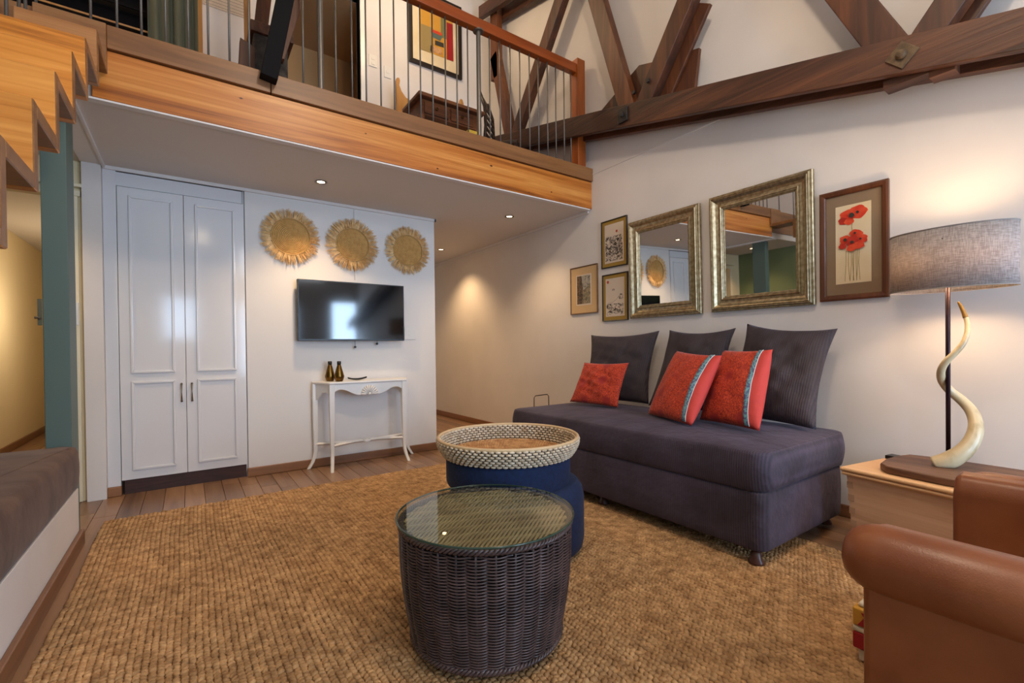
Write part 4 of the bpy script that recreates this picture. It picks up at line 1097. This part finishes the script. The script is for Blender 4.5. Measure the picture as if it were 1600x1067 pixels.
# two gold-mounted ink drawings
def scribble(mb, y0, y1, z0, z1, n, seed, x=.0112, wd=.0019):
    rg = random.Random(seed)
    for i in range(n):
        cy, cz = rg.uniform(y0, y1), rg.uniform(z0, z1); p = [(cy, cz)]
        for k in range(rg.randint(5, 9)):
            cy += rg.uniform(-.014, .014); cz += rg.uniform(-.010, .012); cy = min(max(cy, y0), y1); cz = min(max(cz, z0), z1); p.append((cy, cz))
        strokeX(mb, p, wd, x)
t, w, h = picture('ink_drawing', 'gold-mounted ink drawing of a dense hillside town, upper one of the pair', 2.846, 3.165, 1.81, 2.26, .010, M['thinframe'], (.042, .042), M['mat_gold'], M['paperw'], .016)
b = MB(); scribble(b, -w+.055, w-.055, .06, .29, 210, 11); b.build('ink_lines', M['ink'], t, local=True)['kind'] = 'stuff'
flatX('red_seal', blob(-.035, .33, .012, 3), M['redseal'], .0112, t)
t, w, h = picture('ink_drawing', 'gold-mounted ink drawing of an open landscape, lower one of the pair', 2.842, 3.158, 1.304, 1.748, .010, M['thinframe'], (.042, .042), M['mat_gold'], M['paperw'], .016)
b = MB(); scribble(b, -w+.055, w-.055, .055, .16, 60, 12)
strokeX(b, [(.09, .17), (.03, .175), (-.02, .20), (-.06, .235), (-.07, .25)], .0014, .0112); scribble(b, -.10, -.05, .2, .26, 8, 14); scribble(b, -.01, .03, .285, .30, 3, 15)
b.build('ink_lines', M['ink'], t, local=True)['kind'] = 'stuff'
flatX('red_seal', blob(.085, .37, .014, 4), M['redseal'], .0112, t)
# small street etching
t, w, h = picture('street_etching', 'small brown framed etching of a narrow street, lowest left of the wall group', 3.222, 3.61, 1.398, 1.88, .010, M['tanframe'], (.085, .085), M['mat_tan'], M['paperw'], .016)
flatX('etching_wall', [(.095, .10), (.02, .10), (.01, .24), (.03, .385), (.095, .385)], mat('etching_brown', srgb(120, 98, 76), .8, col2=srgb(70, 58, 46), nscale=60), .0112, t)
flatX('etching_sky', [(.03, .385), (-.095, .385), (-.095, .30), (-.05, .26), (.01, .24)], mat('etching_grey', srgb(150, 146, 136), .8, col2=srgb(180, 172, 156), nscale=30), .0112, t)
flatX('etching_houses', [(.01, .24), (-.05, .26), (-.095, .30), (-.095, .10), (.02, .10)], mat('etching_olive', srgb(110, 104, 88), .8, col2=srgb(160, 146, 116), nscale=50), .0113, t)
b = MB(); scribble(b, -.09, .09, .105, .375, 50, 21, .0122); b.build('etched_lines', M['ink'], t, local=True)['kind'] = 'stuff'

# ================================================================== WICKER DRUM TABLE
def wicker_table():
    cx, cy = .884, 1.44; zt, zb = .452, .055; rt, rb = .303, .262
    t = thing('wicker_drum_table', 'dark brown wicker drum table with round glass top', 'table', (cx, cy, 0))
    ns = 31; rows = 74
    def rad(z):
        u = (z-zb)/(zt-zb); return rb+(rt-rb)*u + .012*math.sin(PI*u)
    st = MB()
    for k in range(ns):
        a_ = 2*PI*k/ns
        MB().tube([(cx+(rad(z))*math.cos(a_), cy+(rad(z))*math.sin(a_), z) for z in np.linspace(zb, zt-.01, 7)], .0045, 6).build('upright_stake', M['wicker'], t, smooth=True)
    w_ = MB()
    for j in range(rows):
        z = zb+.012+(zt-zb-.035)*j/(rows-1); r0 = rad(z); n = ns*5; pts = []
        for i in range(n):
            a_ = 2*PI*i/n; ph = a_*ns/2+(PI if j % 2 else 0)
            s_ = math.sin(ph+PI/2)
            # flat-topped in-out wave over the stakes
            s_ = math.copysign(abs(s_)**.6, s_)
            pts.append((cx+(r0+.006*s_)*math.cos(a_), cy+(r0+.006*s_)*math.sin(a_), z-.0022*abs(s_)))
        w_.tube(pts, .0033, 5, closed=True)
    # odd stake counts leave one doubled weave at the seam
    w_.build('woven_strands', M['wicker'], t, smooth=True, recalc=False)['kind'] = 'stuff'
    def braid(z, r, name):
        b = MB(); n = 240
        for s in range(3):
            pts = []
            for i in range(n):
                a_ = 2*PI*i/n; ph = a_*40+s*2*PI/3
                pts.append((cx+(r+.007*math.cos(ph))*math.cos(a_), cy+(r+.007*math.cos(ph))*math.sin(a_), z+.007*math.sin(ph)))
            b.tube(pts, .0055, 5, closed=True)
        b.build(name, M['wicker'], t, smooth=True, recalc=False)
    braid(zt-.006, rad(zt)+.002, 'top_braid'); braid(zb+.0, rad(zb)+.004, 'bottom_braid')
    # inner drum liner added as dark shade behind the weave, and woven top
    MB().lathe([(0, zb+.01), (rb-.016, zb+.01), (rt-.018, zt-.02), (0, zt-.02)], (cx, cy, 0), 48).build('liner', mat('drum_shade_liner', srgb(22, 16, 15), .8), t, smooth=False)
    tp = MB(); k = 0; sp = .0118
    y = -rt+.02
    while y < rt-.02:
        L_ = math.sqrt(max(0, (rt-.012)**2-y*y)); n = max(4, int(2*L_/.011)); pts = []
        for i in range(n+1):
            xx = -L_+2*L_*i/n; ph = (xx+k*.010)/.040*PI
            a_ = R(28)
            X_, Y_ = xx*math.cos(a_)-y*math.sin(a_), xx*math.sin(a_)+y*math.cos(a_)
            pts.append((cx+X_, cy+Y_, zt-.006+.0045*math.sin(ph)))
        tp.tube(pts, .005, 5); y += sp; k += 1
    tp.build('woven_top', mat('tan_brown_wicker_top', srgb(176, 148, 108), .4, col2=srgb(140, 114, 82), nscale=12), t, smooth=True, recalc=False)['kind'] = 'stuff'
    MB().lathe([(0, zt+.0085), (.316, zt+.0085), (.319, zt+.0105), (.319, zt+.0155), (.316, zt+.0175), (0, zt+.0175)], (cx, cy, 0), 96).build('glass_top', M['glass'], t, smooth=False)
    MB().tube([(cx+.3185*math.cos(2*PI*i/120), cy+.3185*math.sin(2*PI*i/120), zt+.013) for i in range(120)], .0035, 8, closed=True).build('polished_edge', mat('green_glass_edge', srgb(44, 66, 56), .12), t, smooth=True)
    for k in range(4):
        a_ = R(-65+90*k); X_, Y_ = cx+.215*math.cos(a_), cy+.215*math.sin(a_)
        MB().box(X_-.02, X_+.02, Y_-.02, Y_+.02, .018, zb+.012).build('foot', M['black'], t, bevel=.003)
wicker_table()

# ================================================================== BLUE OTTOMAN AND RATTAN TRAY
OX, OY = 1.37, 2.0
t = thing('blue_ottoman', 'stepped navy blue fabric ottoman behind the wicker table', 'ottoman', (OX, OY, 0))
MB().lathe([(0, .02), (.315, .02), (.345, .05), (.352, .09), (.352, .30), (.345, .335), (.325, .365), (.31, .372), (0, .372)], (OX+.045, OY-.01, 0), 40).build('lower_drum', M['blue'], t, smooth=True, bevel=0)
MB().lathe([(0, .372), (.318, .372), (.324, .39), (.324, .49), (.318, .506), (0, .508)], (OX, OY, 0), 48).build('upper_drum', M['blue'], t, smooth=True)
bpy.data.objects[t.name].children[0].modifiers.new('e', 'EDGE_SPLIT').split_angle = R(50)
bpy.data.objects[t.name].children[1].modifiers.new('e', 'EDGE_SPLIT').split_angle = R(50)
def tray():
    z0 = .510; z1 = .600
    t = thing('rattan_tray', 'round whitewashed woven rattan tray on the navy ottoman', 'tray', (OX, OY, z0))
    def rad(z): u = (z-z0)/(z1-z0); return .325+.037*math.sin(min(1, u*1.15)*PI/2)
    nst = 92
    rows = 8
    ow = MB(); iw = MB(); npz = 74
    for j in range(7):
        z = z0+.007+(z1-z0-.016)*j/6
        for k in range(npz):
            a0 = 2*PI*(k+(.5 if j % 2 else 0))/npz; da = 2*PI/npz*.355
            for (mb, dr, sg) in ((ow, .0015, 1), (iw, -.0045, -1)):
                pts = []
                for q in range(5):
                    a_ = a0-da+2*da*q/4; bl = math.sin(PI*q/4)
                    rr_ = rad(z)+dr+sg*.0052*bl
                    pts.append((OX+rr_*math.cos(a_), OY+rr_*math.sin(a_), z+random.uniform(-.0006, .0006)))
                mb.tube(pts, [.0042, .0064, .0068, .0064, .0042], 6)
    ow.build('outer_weave', M['rattan'], t, smooth=True, recalc=False)['kind'] = 'stuff'
    iw.build('inner_weave', M['rattan'], t, smooth=True, recalc=False)['kind'] = 'stuff'
    MB().lathe([(rad(z0)-.001, z0+.001), (rad(z0+.04)-.0005, z0+.04), (rad(z1)-.0005, z1-.004), (rad(z1)-.0015, z1-.004), (rad(z0+.04)-.002, z0+.04), (rad(z0)-.003, z0+.001)], (OX, OY, 0), 64, close=True).build('gap_shade_core', M['rattandark'], t, smooth=True)  # dark sheet painted as the shade in the tray's holes
    b = MB(); b.tube([(OX+rad(z1)*math.cos(2*PI*i/120), OY+rad(z1)*math.sin(2*PI*i/120), z1) for i in range(120)], .0085, 10, closed=True)
    b.build('rim', mat('honey_rattan_rim', srgb(214, 184, 142), .5), t, smooth=True)
    fl = MB(); MB().lathe([(0, z0+.001), (.327, z0+.001), (.327, z0+.004), (0, z0+.004)], (OX, OY, 0), 48).build('base_board', M['rattandark'], t)
    nr = 34
    for i in range(nr):
        r_ = .006+.315*i/(nr-1); n = max(10, int(r_*2*PI/.0085))
        pts = [(OX+r_*math.cos(2*PI*k/n), OY+r_*math.sin(2*PI*k/n), z0+.008+.0022*(1 if (k+i) % 2 else -1)) for k in range(n)]
        fl.tube(pts, .0046, 5, closed=True)
    fl.build('coiled_floor', M['rattanin'], t, smooth=True, recalc=False)['kind'] = 'stuff'
tray()

# ================================================================== BLANKET CHEST, SLAB, LAMP
t = thing('blanket_chest', 'pale tapered wooden blanket chest between the daybed and armchair', 'chest', (2.72, .976, .019), rz=R(-10))
# local frame: origin front-left corner at floor, +x to the wall, -y towards the camera
LW, LL, HT = .49, .92, .416
def taper(x0, x1, y0, y1, z0, z1, k=.022):
    b = MB().box(x0, x1, y0, y1, z0, z1); cx, cy = LW/2, -LL/2
    o = []
    for (x, y, z) in b.v:
        s = k*(1-z/HT); o.append((x+(s if x < cx else -s), y+(s if y < cy else -s), z))
    b.v = o; return b
taper(.025, LW-.02, -LL+.02, -.018, .015, .40).build('chest_body', M['kidchest'], t, local=True, bevel=.003)
MB().box(.0, LW-.03, -LL, 0, HT-.020, HT).build('lid', M['chestlid'], t, local=True, bevel=.008)
MB().box(.004, LW-.03, -LL+.005, -.005, HT-.040, HT-.021).build('lid_moulding', M['chestlid'], t, local=True, bevel=.008)
dvm = mat('dovetail_end_grain', srgb(186, 150, 120), .6)
for i in range(5):
    z = .05+i*.065; q = .022*(1-(z+.03)/HT)
    MB().box(.0243+q, .04+q, -.045-q, -.0172-q, z, z+.033).build('dovetail', dvm, t, local=True)
MB().box(.385, .45, -.06, -.015, HT, HT+.02).build('hinge_block', M['black'], t, local=True, bevel=.003)
for (x, y) in ((.09, -.09), (.35, -.09), (.09, -LL+.09), (.35, -LL+.09)):
    MB().box(x-.025, x+.025, y-.025, y+.025, 0 if x < .2 else -.018, .016).build('foot', M['kidchest'], t, local=True)

def slabpts():
    return [(a, b-.045) for a, b in [(2.725, .775), (2.74, .83), (2.80, .872), (2.93, .885), (3.05, .872), (3.13, .845), (3.155, .74), (3.15, .5), (3.13, .26), (3.06, .17), (2.92, .14), (2.78, .16), (2.70, .22), (2.665, .35), (2.69, .5), (2.70, .64)]]
ZL = .436
t = thing('slab_lamp', 'table lamp with spiral horn on a walnut slab and oval grey linen shade', 'lamp', (2.95, .6, ZL))
MB().prism(slabpts(), 'Z', ZL, ZL+.036).build('slab_base', M['slab'], t, bevel=.008)
ZS_ = ZL+.036
RX, RY = 3.035, .625
MB().tube([(RX, RY, ZS_), (RX, RY, 1.56)], .0095, 12).build('rod', M['lamprod'], t, smooth=True)
# horn: place a pixel-traced spiral in true depth around the rod (real helix, radius ~4-5 cm)
hc = [(.000, -.06, .045, .050), (.05, -.025, .075, .050)]
horn = []
pts = []; rads = []
#  (offset along view-right, offset in depth, height above slab, radius)
vr = Vector((.197, -.980, 0)); vd = Vector((.980, .197, 0))
H = [(-.045, -.085, .000, .046), (.000, -.085, .028, .045), (.045, -.075, .070, .040), (.075, -.055, .115, .036), (.092, -.030, .165, .033), (.094, .005, .215, .030), (.078, .035, .265, .027), (.045, .050, .310, .0245), (.008, .045, .350, .022), (-.018, .025, .392, .0205), (-.026, -.008, .432, .019), (-.020, -.034, .470, .0175), (.000, -.048, .508, .016), (.028, -.050, .545, .0145), (.052, -.040, .585, .0135), (.066, -.022, .630, .0125), (.068, -.004, .675, .0115), (.062, .006, .712, .0100)]
HT_ = [(.062, .006, .708, .0108), (.055, .010, .735, .009), (.045, .012, .765, .007), (.036, .012, .787, .0045)]
def hp(L_): return [Vector((RX, RY, ZS_+h))+vr*a+vd*b for a, b, h, r in L_]
def smoothpath(L_, k=4):
    P_ = np.array(L_); out = []
    for i in range(len(P_)-1):
        p0, p1, p2, p3 = P_[max(i-1, 0)], P_[i], P_[i+1], P_[min(i+2, len(P_)-1)]
        for j in range(k):
            u = j/k; out.append(.5*((2*p1)+(-p0+p2)*u+(2*p0-5*p1+4*p2-p3)*u*u+(-p0+3*p1-3*p2+p3)*u**3))
    out.append(P_[-1]); return [tuple(q) for q in out]
HS = smoothpath(H); 
b = MB(); P_ = hp(HS)
b.tube(P_, [q[3]*.9 for q in HS], 18); b.v = [(v[0], v[1], max(v[2], ZS_+.0005)) for v in b.v]
b.build('horn', M['horn'], t, smooth=True)
HS = smoothpath(HT_)
MB().tube(hp(HS), [q[3] for q in HS], 12).build('horn_tip', M['horntip'], t, smooth=True)
sx, sy, sz0, sz1 = .13, .232, 1.320, 1.606
CY = .617
prof_n = 72
sh = MB(); vs = []; fs = []
for z in (sz0, sz1):
    for i in range(prof_n):
        a_ = 2*PI*i/prof_n; vs.append((RX-.0+sx*math.cos(a_), CY+sy*math.sin(a_), z))
for i in range(prof_n): fs.append((i, (i+1) % prof_n, (i+1) % prof_n+prof_n, i+prof_n))
o = sh.add(vs, fs).build('lamp_shade', M['shade'], t, smooth=True, recalc=False)
q = o.modifiers.new('s', 'SOLIDIFY'); q.thickness = .003
for z in (sz0, sz1):
    MB().tube([(RX+sx*math.cos(2*PI*i/prof_n), CY+sy*math.sin(2*PI*i/prof_n), z) for i in range(prof_n)], .0028, 6, closed=True).build('shade_rim', mat('shade_trim', srgb(150, 142, 136), .8), t, smooth=True)
MB().tube([(RX, CY-sy, 1.55), (RX, CY+sy, 1.55)], .003, 6).tube([(RX-sx, CY, 1.55), (RX+sx, CY, 1.55)], .003, 6).build('shade_spider', M['iron'], t)
for yy in (CY-.10, CY+.10):
    MB().lathe([(0, 1.44), (.022, 1.45), (.03, 1.48), (.022, 1.51), (.012, 1.53), (0, 1.53)], (RX, yy, 0), 16).build('bulb', M['warmbulb'], t, smooth=True)
    light('lamp_glow', 'POINT', (RX, yy, 1.47), 13, (1, .68, .38), None, t, shadow_soft_size=.05)

# ================================================================== LEATHER ARMCHAIR
t = thing('leather_armchair', 'tan brown leather armchair with rolled arms, seen from its side', 'armchair', (1.75, .0, 0))
def armchair():
    r = .083
    for (xo, s) in ((1.338, 1), (2.31, -1)):
        cx_ = xo+s*.052; zc = .53
        # padded roll
        b = MB(); pts = [(cx_, -.46, zc), (cx_, .40, zc)]; rr = [r, r]
        for k in range(1, 9): a_ = PI/2*k/8; pts.append((cx_, .40+.085*math.sin(a_), zc)); rr.append(max(r*math.cos(a_)**.7, .004))
        b.tube(pts, rr, 32)
        if s < 0: b.v = [(v[0]+.0, v[1]-.05, v[2]) for v in b.v]
        b.build('arm_roll', M['leather'], t, smooth=True)
        # arm body panel
        MB().prism([(xo, .05), (xo+s*.16, .05), (xo+s*.16, .54), (xo+s*.125, .60), (xo+s*.06, .61), (xo+s*.02, .56), (xo, .47)], 'Y', -.46, .435).build('arm_panel', M['leather'], t, bevel=.02, seg=4)
    MB().box(1.495, 2.152, -.40, .33, .10, .24).build('seat_frame', M['leather'], t, bevel=.02, seg=3)
    rounded_slab(1.50, 2.15, -.30, .36, .242, .34, .06, .02, .006).build('seat_cushion', M['leather'], t, smooth=True)
    rounded_slab(1.42, 2.25, -.62, -.36, .05, .86, .08, .01, .004).build('backrest', M['leather'], t, smooth=True)
    for (x_, y_) in ((1.38, .33), (2.29, .33), (1.38, -.55), (2.29, -.55)):
        MB().lathe([(0, .018), (.018, .018), (.026, .06), (0, .06)], (x_, y_, 0), 12).build('foot', M['black'], t, smooth=True)
armchair()

# kilim floor cushion in front of the armchair
t = thing('kilim_pouf', 'red and cream kilim floor cushion just beyond the armchair arm', 'floor cushion', (1.95, .53, 0))
KX0, KX1, KY0, KY1 = 1.785, 2.10, .45, .605
for i, (z0, z1, mm) in enumerate(((.018, .06, 'kilimw'), (.06, .115, 'kilimr'), (.115, .135, 'kilimw'), (.135, .195, 'kilimy'), (.195, .21, 'kilimw'))):
    s_ = {0: .012, 4: .012}.get(i, 0)
    MB().box(KX0+s_, KX1-s_, KY0+s_, KY1-s_, z0, z1).build('woven_band', M[mm], t, bevel=.006, seg=2)
dm = MB()
for i in range(2):
    y = KY0+.045+i*.065
    dm.prism([(y-.03, .14), (y, .19), (y+.03, .14)], 'X', KX0-.002, KX0+.001)
    dm.prism([(y-.02, .185), (y, .155), (y+.02, .185)], 'X', KX0-.0035, KX0-.002)
dm.build('woven_motif', M['kilimr'], t)
MB().box(KX0+.03, KX1-.03, KY0+.03, KY1-.03, .205, .216).build('top_panel', M['kilimr'], t, bevel=.006)

# ================================================================== BUILT-IN BENCH
t = thing('built_in_bench', 'white built-in bench base with wooden skirting at the left', 'bench', (-1.05, 1.3, 0))
MB().box(XL+.004, -.505, YF+.02, 3.455, 0, .315).build('bench_base', M['wall'], t, bevel=.003)
MB().box(-.505, -.482, YF+.02, 3.46, 0, .085).build('skirting', M['skirtY'], t, bevel=.006)
rounded_slab(XL+.01, -.495, YF+.05, 3.445, .316, .555, .05, .02, .006, edge=.045).build('bench_cushion', M['suede'], None, smooth=True, at=(-1.05, 1.3, .316))
o = bpy.data.objects['bench_cushion']; tag(o, 'long dark brown suede cushion lying on the white built-in bench', 'cushion')
# small dark pictures on the green wall, seen in the mirror
for (y0, y1, lab) in ((2.9, 3.35, 'small dark framed picture on the green wall nearer the doorway'), (2.05, 2.6, 'small dark framed picture on the green wall above the bench')):
    t = thing('wall_picture', lab, 'picture', (XL, (y0+y1)/2, 1.45))
    MB().box(XL, XL+.02, y0, y1, 1.45, 1.75).build('frame', M['thinframe'], t, bevel=.004)
    MB().box(XL+.02, XL+.022, y0+.04, y1-.04, 1.49, 1.71).build('picture_sheet', mat('dim_brown_print', srgb(120, 80, 44), .8, col2=srgb(50, 40, 34), nscale=12), t)
